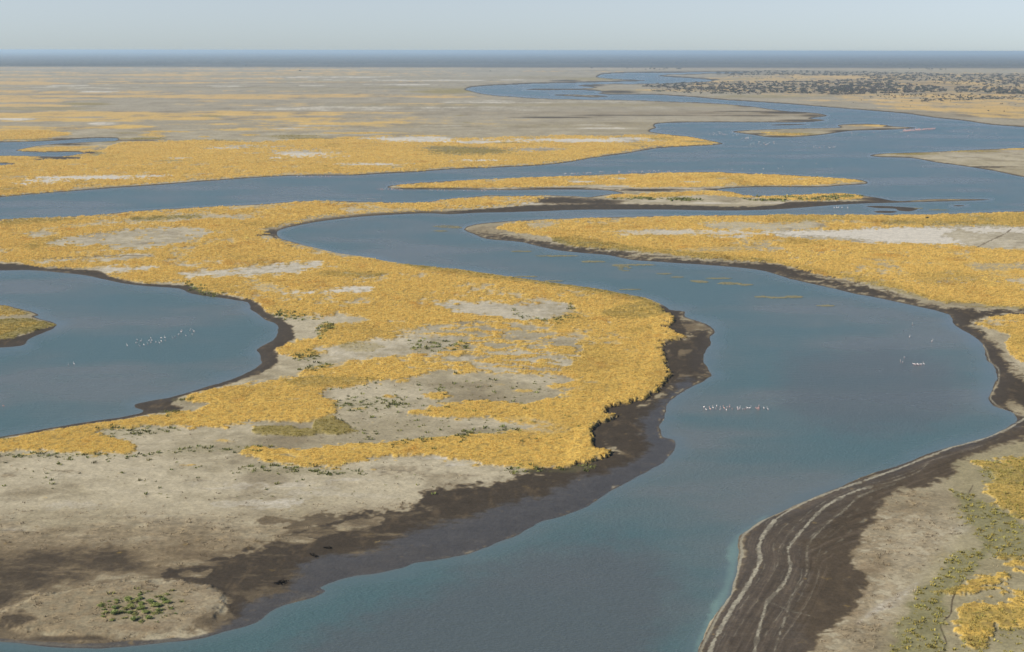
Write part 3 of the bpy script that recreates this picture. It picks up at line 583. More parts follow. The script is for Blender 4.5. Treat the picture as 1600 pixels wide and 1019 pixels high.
# ground: albedo attribute times fine procedural grain, bump, wet gloss
gm, nt, b = mat("ground_soil")
at = nd(nt, 'ShaderNodeAttribute', attribute_name='albedo')
aw = nd(nt, 'ShaderNodeAttribute', attribute_name='wet')
geo = nd(nt, 'ShaderNodeNewGeometry')
def noise(nt, scale, detail, rough=.6, stretch=None):
    n = nd(nt, 'ShaderNodeTexNoise'); n.inputs['Scale'].default_value = scale; n.inputs['Detail'].default_value = detail; n.inputs['Roughness'].default_value = rough
    if stretch:
        mp = nd(nt, 'ShaderNodeMapping'); mp.inputs['Scale'].default_value = stretch; mp.inputs['Rotation'].default_value = (0, 0, stretch_rot)
        nt.links.new(geo_of[nt.name].outputs['Position'], mp.inputs['Vector']); nt.links.new(mp.outputs[0], n.inputs['Vector'])
    else:
        nt.links.new(geo_of[nt.name].outputs['Position'], n.inputs['Vector'])
    return n
geo_of = {nt.name: geo}; stretch_rot = 0.0
n1 = noise(nt, 1.1, 5, .7); n2 = noise(nt, .16, 5, .65)
r1 = nd(nt, 'ShaderNodeMapRange'); r1.inputs['From Min'].default_value = .3; r1.inputs['From Max'].default_value = .7; r1.inputs['To Min'].default_value = .74; r1.inputs['To Max'].default_value = 1.26
r2 = nd(nt, 'ShaderNodeMapRange'); r2.inputs['From Min'].default_value = .3; r2.inputs['From Max'].default_value = .7; r2.inputs['To Min'].default_value = .86; r2.inputs['To Max'].default_value = 1.14
nt.links.new(n1.outputs['Fac'], r1.inputs['Value']); nt.links.new(n2.outputs['Fac'], r2.inputs['Value'])
mm = nd(nt, 'ShaderNodeMath', operation='MULTIPLY'); nt.links.new(r1.outputs[0], mm.inputs[0]); nt.links.new(r2.outputs[0], mm.inputs[1])
sc_ = nd(nt, 'ShaderNodeVectorMath', operation='SCALE'); nt.links.new(at.outputs['Color'], sc_.inputs[0]); nt.links.new(mm.outputs[0], sc_.inputs['Scale'])
nt.links.new(sc_.outputs[0], b.inputs['Base Color'])
rw = nd(nt, 'ShaderNodeMapRange'); rw.inputs['To Min'].default_value = .95; rw.inputs['To Max'].default_value = .5
nt.links.new(aw.outputs['Fac'], rw.inputs['Value']); nt.links.new(rw.outputs[0], b.inputs['Roughness'])
rs = nd(nt, 'ShaderNodeMapRange'); rs.inputs['To Min'].default_value = .1; rs.inputs['To Max'].default_value = .35
nt.links.new(aw.outputs['Fac'], rs.inputs['Value']); nt.links.new(rs.outputs[0], b.inputs['Specular IOR Level'])
bp = nd(nt, 'ShaderNodeBump'); bp.inputs['Strength'].default_value = .6; bp.inputs['Distance'].default_value = .25
nt.links.new(n1.outputs['Fac'], bp.inputs['Height']); nt.links.new(bp.outputs[0], b.inputs['Normal'])

# water
wm, nt, b = mat("lake_water")
geo_of[nt.name] = nd(nt, 'ShaderNodeNewGeometry')
a1 = nd(nt, 'ShaderNodeAttribute', attribute_name='albedo'); a2 = nd(nt, 'ShaderNodeAttribute', attribute_name='calm')
nt.links.new(a1.outputs['Color'], b.inputs['Base Color'])
b.inputs['IOR'].default_value = 1.333; b.inputs['Specular IOR Level'].default_value = 0.5
rr2 = nd(nt, 'ShaderNodeMapRange'); rr2.inputs['To Min'].default_value = .28; rr2.inputs['To Max'].default_value = .22
nt.links.new(a2.outputs['Fac'], rr2.inputs['Value']); nt.links.new(rr2.outputs[0], b.inputs['Roughness'])
stretch_rot = 0.25
w1 = noise(nt, .8, 3, .6, (1.0, 2.0, 1)); w2 = noise(nt, .16, 3, .6, (1.0, 2.2, 1))
ad = nd(nt, 'ShaderNodeMath', operation='MULTIPLY_ADD'); ad.inputs[1].default_value = .9
nt.links.new(w2.outputs['Fac'], ad.inputs[0]); nt.links.new(w1.outputs['Fac'], ad.inputs[2])
bw = nd(nt, 'ShaderNodeBump'); bw.inputs['Distance'].default_value = .45
rc = nd(nt, 'ShaderNodeMapRange'); rc.inputs['To Min'].default_value = .65; rc.inputs['To Max'].default_value = .10
nt.links.new(a2.outputs['Fac'], rc.inputs['Value']); nt.links.new(rc.outputs[0], bw.inputs['Strength'])
nt.links.new(ad.outputs[0], bw.inputs['Height']); nt.links.new(bw.outputs[0], b.inputs['Normal'])

def leafmat(name, translucent=.3):
    m, nt, b = mat(name)
    a = nd(nt, 'ShaderNodeAttribute', attribute_name='tint')
    nt.links.new(a.outputs['Color'], b.inputs['Base Color'])
    tr = nd(nt, 'ShaderNodeBsdfTranslucent'); nt.links.new(a.outputs['Color'], tr.inputs['Color'])
    mx = nd(nt, 'ShaderNodeMixShader'); mx.inputs[0].default_value = translucent
    o = nt.nodes['Material Output']
    nt.links.new(b.outputs[0], mx.inputs[1]); nt.links.new(tr.outputs[0], mx.inputs[2]); nt.links.new(mx.outputs[0], o.inputs['Surface'])
    return m
grass_m = leafmat("dry_grass", .35)
leaf_m = leafmat("green_leaf", .2)
crown_m = leafmat("scrub_leaf", .1)

# ------------------------------------------------------------------ mesh helpers
def tag(o, label=None, cat=None, group=None, kind=None):
    if label: o['label'] = label
    if cat: o['category'] = cat
    if group: o['group'] = group
    if kind: o['kind'] = kind
    return o
def mesh_from(name, v, f, m, attr=None, smooth_=False):
    """v (n,3), f (k,3|4) arrays"""
    me = bpy.data.meshes.new(name)
    n, k, w = len(v), len(f), f.shape[1]
    me.vertices.add(n); me.vertices.foreach_set('co', np.ascontiguousarray(v, np.float32).ravel())
    me.loops.add(k * w); me.loops.foreach_set('vertex_index', np.ascontiguousarray(f, np.int32).ravel())
    me.polygons.add(k); me.polygons.foreach_set('loop_start', np.arange(0, k * w, w, dtype=np.int32))
    me.polygons.foreach_set('loop_total', np.full(k, w, np.int32))
    if smooth_: me.polygons.foreach_set('use_smooth', np.ones(k, bool))
    me.update(calc_edges=True)
    for an, (kind, data) in (attr or {}).items():
        a = me.attributes.new(an, kind, 'POINT')
        if kind == 'FLOAT_COLOR':
            d4 = np.ones((n, 4), np.float32); d4[:, :3] = data; a.data.foreach_set('color', d4.ravel())
        else:
            a.data.foreach_set('value', np.ascontiguousarray(data, np.float32).ravel())
    me.materials.append(m)
    return me
def link(name, me):
    o = bpy.data.objects.new(name, me); col.objects.link(o); return o
def gridfaces(r, c):
    i = np.arange(r * c).reshape(r, c)
    return np.stack([i[1:, :-1], i[1:, 1:], i[:-1, 1:], i[:-1, :-1]], -1).reshape(-1, 4)

V = np.stack([X, Y, Z], -1).reshape(-1, 3)
wetm = np.clip(att['wet'] + .35 * att['mud'] * (1 - sstep(0, 12, S)), 0, 1)
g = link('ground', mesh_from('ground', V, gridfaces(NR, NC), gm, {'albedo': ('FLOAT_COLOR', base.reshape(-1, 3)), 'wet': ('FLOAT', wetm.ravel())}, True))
tag(g, "flat wetland plain of tan soil, dark mud and pale salt crust between the channels", "ground", kind='structure')

# water sheet
ri = np.arange(np.searchsorted(rows, 110), NR, 2); ci = np.arange(0, NC, 2)
ix = np.ix_(ri, ci)
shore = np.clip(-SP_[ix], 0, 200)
wx, wy = X[ix], Y[ix]
wn = fbm(wx / 160, wy / 90, 201, 4, .55)
wn2 = fbm(wx / 45, wy / 30, 211, 4, .6)
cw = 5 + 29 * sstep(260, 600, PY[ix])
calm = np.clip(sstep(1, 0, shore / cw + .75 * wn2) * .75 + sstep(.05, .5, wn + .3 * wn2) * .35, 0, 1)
wb = mix(np.broadcast_to(C(.064, .116, .116), wx.shape + (3,)), C(.112, .130, .122), sstep(-.3, .4, wn + .25 * wn2))
shal = np.zeros((NR, NC))
fringe = mask(P("1200,806 1160,832 1140,850 1135,870 1138,890 1128,920 1110,955 1085,1010 1060,1080 1070,1090 1095,1013 1138,934 1158,864 1160,838"), 6, 3)
turb = np.maximum(mask(P('300,1120 560,960 800,880 960,840 1060,900 1040,1000 980,1120'), 50, 16), .8 * mask(P('1240,560 1400,540 1500,600 1480,660 1350,680 1230,640'), 40, 14))
wb = mix(wb, C(.078, .090, .088), turb[ix] * .85)
wb = mix(wb, C(.17, .27, .23), fringe[ix] * .8)
wb = mix(wb, C(.100, .138, .138), sstep(1.2, 0, shore / cw + .6 * wn2) * .5)  # paler silty shallows, with the calm-water sheen near shores painted in
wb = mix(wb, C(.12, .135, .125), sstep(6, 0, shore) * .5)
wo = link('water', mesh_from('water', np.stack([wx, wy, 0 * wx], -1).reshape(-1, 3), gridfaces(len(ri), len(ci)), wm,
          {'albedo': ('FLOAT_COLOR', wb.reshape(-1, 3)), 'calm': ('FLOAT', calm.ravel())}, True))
tag(wo, "shallow blue-grey water of the winding channels and ponds", "water", kind='structure')

# ------------------------------------------------------------------ scattering
def scatter(dens_per_m2, rmin, rmax, cmin, cmax, extra=None):
    """random points with a density given on the grid -> arrays (x, y, z, row, col)"""
    r0, r1 = np.searchsorted(rows, rmin), np.searchsorted(rows, rmax)
    c0, c1 = np.searchsorted(cols, cmin), np.searchsorted(cols, cmax)
    area = (RT[r0:r1] * 1.3)[:, None] * np.abs(RY[r0:r1] - RY[r0 + 1:r1 + 1])[:, None]
    n = rng.poisson(np.clip(dens_per_m2[r0:r1, c0:c1] * area, 0, 40))
    rr, cc = np.nonzero(n)
    k = n[rr, cc]
    rr = np.repeat(rr, k) + r0; cc = np.repeat(cc, k) + c0
    u, v = rng.random(len(rr)), rng.random(len(rr))
    def bl(A): return (A[rr, cc] * (1 - u) + A[rr, cc + 1] * u) * (1 - v) + (A[rr + 1, cc] * (1 - u) + A[rr + 1, cc + 1] * u) * v
    return bl(X), bl(Y), bl(Z), rr, cc

def tufts(x, y, z, size, tint, nb=7, height=.52, spread=.55, width=.18, lean=.25):
    n = len(x)
    a = rng.random((n, nb)) * 2 * math.pi
    rad = np.sqrt(rng.random((n, nb))) * spread * size[:, None]
    bx = x[:, None] + np.cos(a) * rad; by = y[:, None] + np.sin(a) * rad
    fa = rng.random((n, nb)) * 2 * math.pi
    w = width * size[:, None] * (.6 + .8 * rng.random((n, nb))) * .5
    hh = height * size[:, None] * (.55 + .75 * rng.random((n, nb)))
    lx = np.cos(a) * lean * size[:, None] * rng.random((n, nb)) + .10 * size[:, None]
    ly = np.sin(a) * lean * size[:, None] * rng.random((n, nb))
    zb = z[:, None] - .08
    v0 = np.stack([bx - np.cos(fa) * w, by - np.sin(fa) * w, zb + 0 * bx], -1)
    v1 = np.stack([bx + np.cos(fa) * w, by + np.sin(fa) * w, zb + 0 * bx], -1)
    v2 = np.stack([bx + lx + np.cos(fa) * w * .5, by + ly + np.sin(fa) * w * .5, zb + hh], -1)
    v3 = np.stack([bx + lx - np.cos(fa) * w * .5, by + ly - np.sin(fa) * w * .5, zb + hh * .92], -1)
    vv = np.stack([v0, v1, v2, v3], 2).reshape(-1, 3)
    ff = np.arange(n * nb * 4).reshape(-1, 4)
    tt = np.repeat(tint[:, None, :], nb * 4, 1) * (1 + .18 * (rng.random((n, nb, 1)) - .5)).repeat(4, 1).reshape(n, nb * 4, 1)
    return vv, ff, tt.reshape(-1, 3)

size_at = np.maximum(.55, 0.0011 * Y)
CL = fbm(X / 2.6, Y / 3.4, 401, 2, .6)
gd = (sstep(.2, .85, att['gold'] + N2 * .35 + N4 * .35) + .30 * sstep(.02, .3, att['gold'])) * (S > 1.0) * (Z > .15)
od = sstep(.3, .9, att['olive'] + N2 * .2) * (S > 1.0) * .9
dens = np.clip(gd + .7 * od, 0, 1) * 0.9 / size_at ** 2 * (1 - .75 * sstep(.12, .4, -CL) * (Y < 1300))
x, y, z, rr, cc = scatter(dens, 205, 1120, -230, 1830)
k = att['olive'][rr, cc] / (att['olive'][rr, cc] + att['gold'][rr, cc] + 1e-6)
k = np.clip(k + .15 * rng.standard_normal(len(k)), 0, 1)[:, None]
tint = (C(.74, .525, .160) * (1 - k) + C(.30, .250, .070) * k)
tint = tint * (1 + .10 * rng.standard_normal((len(x), 1))) * (1 - C(.10, .20, .35) * sstep(.15, .5, fbm(X / 26, Y / 40, 801, 4, .6))[rr, cc][:, None]) * (1 + .22 * N1[rr, cc] + .15 * N2[rr, cc])[:, None]
tint = np.clip(tint * C(1, 1, 1), .02, .8)
sz = size_at[rr, cc] * (.7 + .5 * rng.random(len(x))) * np.clip(1.05 + .4 * N2[rr, cc] + 1.0 * CL[rr, cc], .35, 1.9) * (.45 + .55 * sstep(.25, .9, att['gold'][rr, cc] + att['olive'][rr, cc]))
reg = region[rr, cc]
sz = sz * (1 - .4 * sstep(1300, 2000, Y[rr, cc]))
tint[reg == 6] *= np.array([.80, .86, .92])
GR = {0: ("faded golden grass of the far plain", 0), 1: ("dry golden grass belt along the far shore of the upper channel", 1), 2: ("dry golden grass on the long narrow bars in mid-channel", 2),
      3: ("dry golden grass covering the large island between pond and channel", 3), 4: ("olive and gold grass on the islet in the left pond", 4),
      5: ("dry golden grass covering the right-hand bank beyond the channel", 5), 6: ("patchy gold and olive grass in the lower right corner", 6)}
for rid, (lab, _) in GR.items():
    s = reg == rid
    if s.sum() < 20: continue
    vv, ff, tt = tufts(x[s], y[s], z[s], sz[s], tint[s])
    o = link('golden_grass', mesh_from('golden_grass', vv, ff, grass_m, {'tint': ('FLOAT_COLOR', tt)}))
    tag(o, lab, "grass", kind='stuff')
print("PRN", "tufts", len(x))
# low green plants
clump = sstep(-.2, .3, fbm(X / 4.0, Y / 3.6, 301, 4, .7))
dens = att['green'] * clump * (S > 1.0) * np.where((PX > 1380) & (PY > 690), 3.2, 1.2) / np.maximum(1, size_at * .8) ** 2
sparse = mask(P("-100,715 200,715 600,745 700,760 600,790 100,770 -100,750"), 8, 8) * .05 + mask(P("500,600 880,600 900,690 560,700"), 8, 8) * .10
dens = dens + sparse * clump * (S > 3)
x, y, z, rr, cc = scatter(dens, 300, 1120, -100, 1750)
tint = np.clip(C(.165, .185, .062) * (1 + .25 * rng.standard_normal((len(x), 1))) + C(.05, .02, .0) * rng.random((len(x), 1)), .015, .4)
crn = (PX[rr, cc] > 1380) & (PY[rr, cc] > 690)
tint[crn] = np.clip(tint[crn] * np.array([1.75, 1.45, 1.2]), .02, .5)
vv, ff, tt = tufts(x, y, z, np.where(crn, .7, 1.0) * np.maximum(.8, .0014 * Y[rr, cc]) * np.clip(rng.gamma(1.8, .45, len(x)), .2, 1.9), tint, 10, .5, .5, .3, .4)
o = link('green_ground_cover', mesh_from('green_ground_cover', vv, ff, leaf_m, {'tint': ('FLOAT_COLOR', tt)}))
tag(o, "low green plants sprouting in specks on bare soil beside the golden grass", "ground cover", kind='stuff')
print("PRN", "green", len(x))
bare = (S > 2) * (1 - sstep(.1, .5, att['gold'])) * (1 - sstep(.1, .6, att['wet'])) * near1
dens = bare * (.05 + .55 * sstep(.15, .6, att['litter'] + att['rust'])) * (1 - sstep(.2, .6, att['mud'])) * sstep(-.2, .3, N4 + .6 * N2) * sstep(500, 640, PY)
x, y, z, rr, cc = scatter(dens, 500, 1120, -150, 1780)
u = rng.random((len(x), 1))
tint = np.clip((C(.16, .115, .070) * (1 - u) + C(.33, .27, .17) * u) * (1 + .25 * rng.standard_normal((len(x), 1))), .02, .5)
vv, ff, tt = tufts(x, y, z + .05, .75 * np.clip(rng.gamma(2.5, .4, len(x)), .3, 2), tint, 6, .28, .5, .16, .5)
o = link('dry_litter', mesh_from('dry_litter', vv, ff, leaf_m, {'tint': ('FLOAT_COLOR', tt)}))
tag(o, "brown dead stalks and litter strewn on the mound and bare banks", "litter", kind='stuff')
print("PRN", "litter", len(x))

# ------------------------------------------------------------------ woody plants
def crown_arrays(n, rx, rz, zc, leaf, seed, tint=(.1, .12, .04), var=.3, lobes=5):
    """leaf-sized quads gathered in uneven lobes"""
    r = np.random.default_rng(seed)
    lc = r.normal(size=(lobes, 3)) * np.array([rx * .5, rx * .5, rz * .32])
    which = r.integers(0, lobes, n)
    p = r.normal(size=(n, 3)); p /= np.linalg.norm(p, axis=1)[:, None]
    p *= (r.random((n, 1)) ** .4)
    ls = (.45 + .35 * r.random(lobes))[which][:, None]
    c = lc[which] + p * ls * np.array([rx, rx, rz]) * .85
    c[:, 2] = np.maximum(c[:, 2] + zc, .04 * zc)
    a = r.normal(size=(n, 3)); a /= np.linalg.norm(a, axis=1)[:, None]
    b_ = np.cross(a, r.normal(size=(n, 3))); b_ /= np.linalg.norm(b_, axis=1)[:, None]
    s = leaf * (.6 + .8 * r.random((n, 1)))
    v = np.stack([c - a * s, c + b_ * s * .7, c + a * s, c - b_ * s * .7], 1).reshape(-1, 3)
    t = np.repeat(np.array(tint)[None] * (1 + var * r.standard_normal((n, 1))).clip(.4, 1.8) * (1 + .25 * r.standard_normal(lobes))[which][:, None].clip(.5, 1.6), 4, 0)
    return v, np.arange(n * 4).reshape(-1, 4), np.clip(t, .01, .5)
def crown_mesh(name, m, *a, **k):
    v, f, t = crown_arrays(*a, **k)
    return mesh_from(name, v, f, m, {'tint': ('FLOAT_COLOR', t)})
bark_m = simple("grey_bark", (.14, .11, .085), .9, .3, 6)
def trunk_mesh(h, r0, limbs=4, seed=1):
    rnd = random.Random(seed)
    bm = bmesh.new()
    def limb(p, q, ra, rb):
        p, q = Vector(p), Vector(q)
        d = (q - p); n = d.normalized(); u = n.orthogonal().normalized(); w = n.cross(u)
        a = [bm.verts.new(p + (u * math.cos(i * 1.0472) + w * math.sin(i * 1.0472)) * ra) for i in range(6)]
        c = [bm.verts.new(q + (u * math.cos(i * 1.0472) + w * math.sin(i * 1.0472)) * rb) for i in range(6)]
        for i in range(6): bm.faces.new((a[i], a[(i + 1) % 6], c[(i + 1) % 6], c[i]))
        bm.faces.new(c); bm.faces.new(a[::-1])
    limb((0, 0, -.2), (0, 0, h * .45), r0, r0 * .7)
    for i in range(limbs):
        an = i * 2 * math.pi / limbs + rnd.random()
        limb((0, 0, h * (.32 + .1 * rnd.random())), (math.cos(an) * h * .35, math.sin(an) * h * .35, h * (.65 + .25 * rnd.random())), r0 * .55, r0 * .2)
    me = bpy.data.meshes.new('trunk'); bm.to_mesh(me); bm.free(); me.materials.append(bark_m); return me

def tree_proto(name, seed, tint, h=5.0, rx=3.2, rz=1.9, zc=3.0, n=260, leaf=.42):
    root = bpy.data.objects.new(name, None); root.empty_display_size = .5
    t = bpy.data.objects.new('trunk', trunk_mesh(h, .16, 5, seed)); t.parent = root
    c = bpy.data.objects.new('crown', crown_mesh('crown', crown_m, n, rx, rz, zc, leaf, seed, tint=tint, lobes=6)); c.parent = root
    return root, [t, c]
TP = [tree_proto('thorn_tree', 5 + i, tc, h, rx, rz, zc) for i, (tc, h, rx, rz, zc) in enumerate(
      [((.075, .062, .050), 5, 3.4, 1.9, 3.0), ((.085, .066, .052), 5.5, 4.2, 2.0, 3.4), ((.068, .070, .045), 4.5, 2.8, 2.0, 2.4), ((.060, .068, .040), 6, 3.6, 2.6, 3.4)])]
def plant(proto, x, y, z, s, rz, label, cat, group=None):
    root, parts = proto
    r = root.copy(); col.objects.link(r); r.location = (x, y, z); r.scale = (s, s, s); r.rotation_euler = (0, 0, rz)
    tag(r, label, cat, group)
    for p in parts:
        c = p.copy(); col.objects.link(c); c.parent = r
    return r
def z_at(x, y):
    i = int(np.clip(np.searchsorted(-RY, -y), 1, NR - 1)); t = RT[i]
    j = int(np.clip(np.searchsorted(cols, CX + x / t), 1, NC - 1))
    return max(float(Z[i, j]), .02)

# scrub belt density in photo pixels: (polygon, trees per 1000 px2, label)
BELTS = [("1120,112.5 1200,111 1350,112.5 1500,116 1600,116 1650,117 1650,121 1500,120 1350,119.5 1200,118 1120,118", 130),
         ("1030,131 1100,129 1200,128.5 1290,126.5 1350,124.5 1420,124 1350,138 1380,146 1310,149 1250,146.5 1150,145 1080,141 1000,136", 95),
         ("1390,117 1450,117.5 1520,118 1600,118 1660,119 1660,137 1600,134.5 1560,133 1490,127.5 1420,126 1340,127 1350,120", 110),
         ("1330,130 1400,131 1470,136 1480,144 1380,147 1330,148 1300,140", 120), ("1490,138 1515,136 1520,144 1495,146", 130), ("1520,138 1560,137 1600,143 1660,144 1660,148 1590,149 1540,146 1520,144", 110),
         ("1435,154 1480,155 1500,152 1570,152 1570,156 1500,158 1440,160", 80), ("1380,148 1460,148 1600,151 1600,158 1500,152 1400,154 1350,153", 26), ("1120,136 1200,146 1180,149 1080,147 1000,142", 30), ("1300,118 1420,119 1500,128 1600,136 1600,142 1500,134 1350,122", 22), ("1100,116 1250,120 1300,127 1180,124", 10)]
pts = []
for poly, dn in BELTS:
    pl = P(poly); xs = [p[0] for p in pl]; ys = [p[1] for p in pl]
    A = (max(xs) - min(xs)) * (max(ys) - min(ys))
    for _ in range(int(A * dn * 13 / 1000)):
        px, py = random.uniform(min(xs), max(xs)), random.uniform(min(ys), max(ys))
        c = False
        for i in range(len(pl)):
            (x1, y1), (x2, y2) = pl[i], pl[i - 1]
            if (y1 > py) != (y2 > py) and px < (x2 - x1) * (py - y1) / (y2 - y1) + x1: c = not c
        if c and gnoise(np.array([px / 9.0]), np.array([py / 2.2]), 5)[0] > -.2 + .35 * random.random(): pts.append((px, py))
for _ in range(60):
    pts.append((random.uniform(1330, 1600), random.uniform(150, 178) if random.random() < .35 else random.uniform(148, 160)))
pts = [p for p in pts if p[1] < 154 + (p[0] - 1100) * .05]
pts.sort(key=lambda p: -p[1])
print("PRN", "scrub trees", len(pts))
def scrub_label(px, py):
    if py > 150: return "lone low bush on the tan grass strip above the upper channel", "bushes scattered on the tan strip"
    if py > 143: return "dark leafless thorn tree in the front row of the scrub belt", "thorn trees in the front row of the scrub"
    return "dark thorn tree inside the scrub belt, behind its front row", "thorn trees inside the scrub belt"
rest_v, rest_f, rest_t = [], [], []
nv = 0
arrs = [crown_arrays(34, 3.5, 2.3, 2.5, 1.0, 40 + i, tint=tc) for i, tc in enumerate([(.105, .088, .072), (.115, .09, .072), (.09, .095, .06), (.08, .085, .06)])]
for i, (px, py) in enumerate(pts):
    gx, gy = ground_at(px, py)
    s = random.choice((.3, .4, .45, .5, .6, .7, .85, 1.1)) * random.uniform(.8, 1.25) * (1.0 if py < 150 else .7)
    if i < 290:
        lab, grp = scrub_label(px, py)
        plant(random.choice(TP), gx, gy, z_at(gx, gy), s, random.uniform(0, 6.28), lab, "tree" if py <= 150 else "bush", grp)
    else:
        v, f, t = random.choice(arrs)
        an = random.uniform(0, 6.28); R_ = np.array([[math.cos(an), -math.sin(an), 0], [math.sin(an), math.cos(an), 0], [0, 0, 1]])
        rest_v.append(v @ R_.T * s * 1.25 + np.array([gx, gy, z_at(gx, gy)])); rest_f.append(f + nv); rest_t.append(t); nv += len(v)
o = link('bushland', mesh_from('bushland', np.concatenate(rest_v), np.concatenate(rest_f), crown_m, {'tint': ('FLOAT_COLOR', np.concatenate(rest_t))}))
tag(o, "hazy belt of dark scrub merging into one mass on the right-hand plain", "bushland", kind='stuff')

# lone bushes elsewhere
for px, py, s, lab in [(469, 112, 2.6, "lone dark bush on the far plain in front of the woods, left of centre"), (1277, 277.5, .42, "small dark bush on the back edge of the long golden bar"),
                       (1449, 343.5, .55, "small brown bush in the golden grass behind the white salt pan"), (766, 112.3, 2.0, "lone bush on the far plain above the western lagoon's far shore"),
                       (924, 108, 2.6, "lone dark bush on the far plain above the greenish tongue of land"), (980, 108, 1.8, "left of two small bushes on the far plain beyond the far lagoon"),
                       (988, 108, 1.8, "right of two small bushes on the far plain beyond the far lagoon"), (1544, 174.5, .9, "lone dark bush on tan grass near the right end of the upper channel"),
                       (1569, 175.5, .6, "small low bush close to the white salt spots at the right edge")]:
    gx, gy = ground_at(px, py)
    plant(random.choice(TP), gx, gy, z_at(gx, gy), s, random.uniform(0, 6), lab, "bush")
k = 0
for i in range(34):                                   # scattered thickets in front of the far wood
    px = random.choice([random.uniform(380, 560), random.uniform(180, 420), random.uniform(1000, 1070), random.uniform(1410, 1480)])
    py = random.uniform(101.6, 105) if px < 600 else random.uniform(106.5, 110)
    gx, gy = ground_at(px, py)
    plant(random.choice(TP), gx, gy, z_at(gx, gy), random.uniform(1.5, 2.6), random.uniform(0, 6), "tiny dark thicket dotting the pale strip before the far woods", "bush", "thickets before the far woods")

# the far wood: one mass of crowns out to the horizon
n = 52000
yy = 80.4 + (103.5 - 80.4) * rng.random(n) ** .8
xx = rng.uniform(-260, 1860, n)
lim = 99.6 + 5.4 * np.abs(sstep(0, 1, np.clip((420 - xx) / 420, 0, 1))) * .9 + 4.5 * sstep(900, 1600, xx)
lim = lim + gnoise(xx / 40, xx * 0 + .5, 9) * 1.2
keep = yy < lim
xx, yy = xx[keep], yy[keep]
wY, wt, wq = row_scale(yy + (xx - CX) * (-ROLL))
wX = (xx - CX) * wt
r = 2.2 * wt * rng.uniform(.6, 1.5, len(xx)) ; hgt = np.minimum(np.maximum(5.0, .30 * wt), 9) * rng.uniform(.7, 1.4, len(xx))
ang = rng.random((len(xx), 5)) * .8 + np.arange(5) * 2 * math.pi / 5
ring = np.stack([wX[:, None] + np.cos(ang) * r[:, None], wY[:, None] + np.sin(ang) * r[:, None], np.full_like(ang, 1.4) + .25 * hgt[:, None]], -1)
mid = np.stack([wX[:, None] + np.cos(ang) * r[:, None] * .7, wY[:, None] + np.sin(ang) * r[:, None] * .7, 1.4 + hgt[:, None] * (.75 + .3 * rng.random(ang.shape))], -1)
top = np.stack([wX, wY, 1.4 + hgt], -1)[:, None]
vv = np.concatenate([ring, mid, top], 1)
nf = []
for i in range(5):
    j = (i + 1) % 5
    nf += [(i, j, 5 + j), (i, 5 + j, 5 + i), (5 + i, 5 + j, 10)]
ff = (np.array(nf)[None] + (np.arange(len(xx)) * 11)[:, None, None]).reshape(-1, 3)
tt = np.repeat(np.clip(C(.062, .054, .044) * (1 + .22 * rng.standard_normal((len(xx), 1))), .02, .2), 11, 0)
o = link('far_woodland', mesh_from('far_woodland', vv.reshape(-1, 3), ff, crown_m, {'tint': ('FLOAT_COLOR', tt)}))
tag(o, "far-off dark wood reading as one bluish band along the horizon", "woodland", kind='stuff')

# green shrubs on the foreground mound
SHR = [(630, 240, 110), (785, 237, 100), (700, 275, 110), (800, 300, 90), (480, 345, 110), (632, 355, 115), (810, 352, 110), (495, 405, 150), (340, 422, 85), (340, 470, 60), (650, 415, 95), (740, 432, 80),
       (860, 418, 105), (930, 275, 130), (1012, 215, 70), (1000, 330, 120), (1035, 380, 105), (1000, 425, 85), (1145, 280, 110), (725, 487, 130), (590, 485, 60), (450, 515, 65), (895, 475, 110), (325, 305, 70), (280, 335, 75),
       (342, 380, 60), (490, 297, 60), (505, 265, 65), (790, 192, 70), (820, 525, 75), (1192, 370, 55), (1240, 432, 50), (1130, 192, 60), (410, 277, 45), (1075, 250, 90), (945, 330, 80), (680, 320, 80)]
SL = {4: "round green shrub on the left side of the mound's thicket, standing apart", 7: "wide flat green shrub at the lower left of the mound's thicket", 8: "compact green shrub at the far left of the mound, above a smaller one", 9: "smallest leftmost green shrub, just below a compact one on the mound",
      1: "dark green shrub standing alone on sand at the thicket's back edge", 6: "dark green shrub alone in the sandy gap in the middle of the thicket", 12: "bright green shrub at the front of the thicket beside the sandy gap", 18: "green shrub at the thicket's upper right edge, slanting",
      28: "farthest pale green shrub, behind all others on the mound", 29: "nearest low green shrub at the mound's front", 31: "small pale green shrub farthest right on the mound", 13: "large yellow-green shrub at the back right of the thicket"}
shrub_m = leafmat('shrub_leaf', .35)
shp = [crown_mesh('shrub', shrub_m, 500, .5, .36, .3, .06, 70 + i, tint=tc, lobes=7) for i, tc in enumerate([(.29, .34, .105), (.24, .30, .095), (.34, .35, .12)])]
for i, (zx, zy, zw) in enumerate(SHR):
    px, py = 120 + zx / 8, 910 + (zy + zw * .18) / 8
    gx, gy = ground_at(px, py)
    w_ = zw / 8 * row_scale(py)[1]
    o = link('green_shrub', shp[i % 3]); o.location = (gx, gy, z_at(gx, gy)); o.rotation_euler = (0, 0, random.uniform(0, 6.28))
    o.scale = (w_ * 1.1, w_ * 1.0, w_ * .55)
    tag(o, SL.get(i, "low green shrub packed among others in the thicket on the bare mound"), "shrub", "shrubs on the foreground mound")

# dead brush on the dark mud
db = leafmat("dead_twigs", .0)
for px, py, s, lab in [(514, 858, 2.0, "dark dead brush pile on the mud point, uppermost of three"), (488, 870, 1.8, "dark dead brush pile on mud, between two other piles"), (441, 913, 2.4, "dark dead brush pile at the wet mud's edge, lowest of three")]:
    gx, gy = ground_at(px, py)
    o = link('dead_brush', crown_mesh('dead_brush', db, 160, .8, .22, .12, .13, int(px), tint=(.035, .028, .02), lobes=5)); o.location = (gx, gy, z_at(gx, gy)); o.scale = (s, s * .8, s * .7)
    tag(o, lab, "brush")

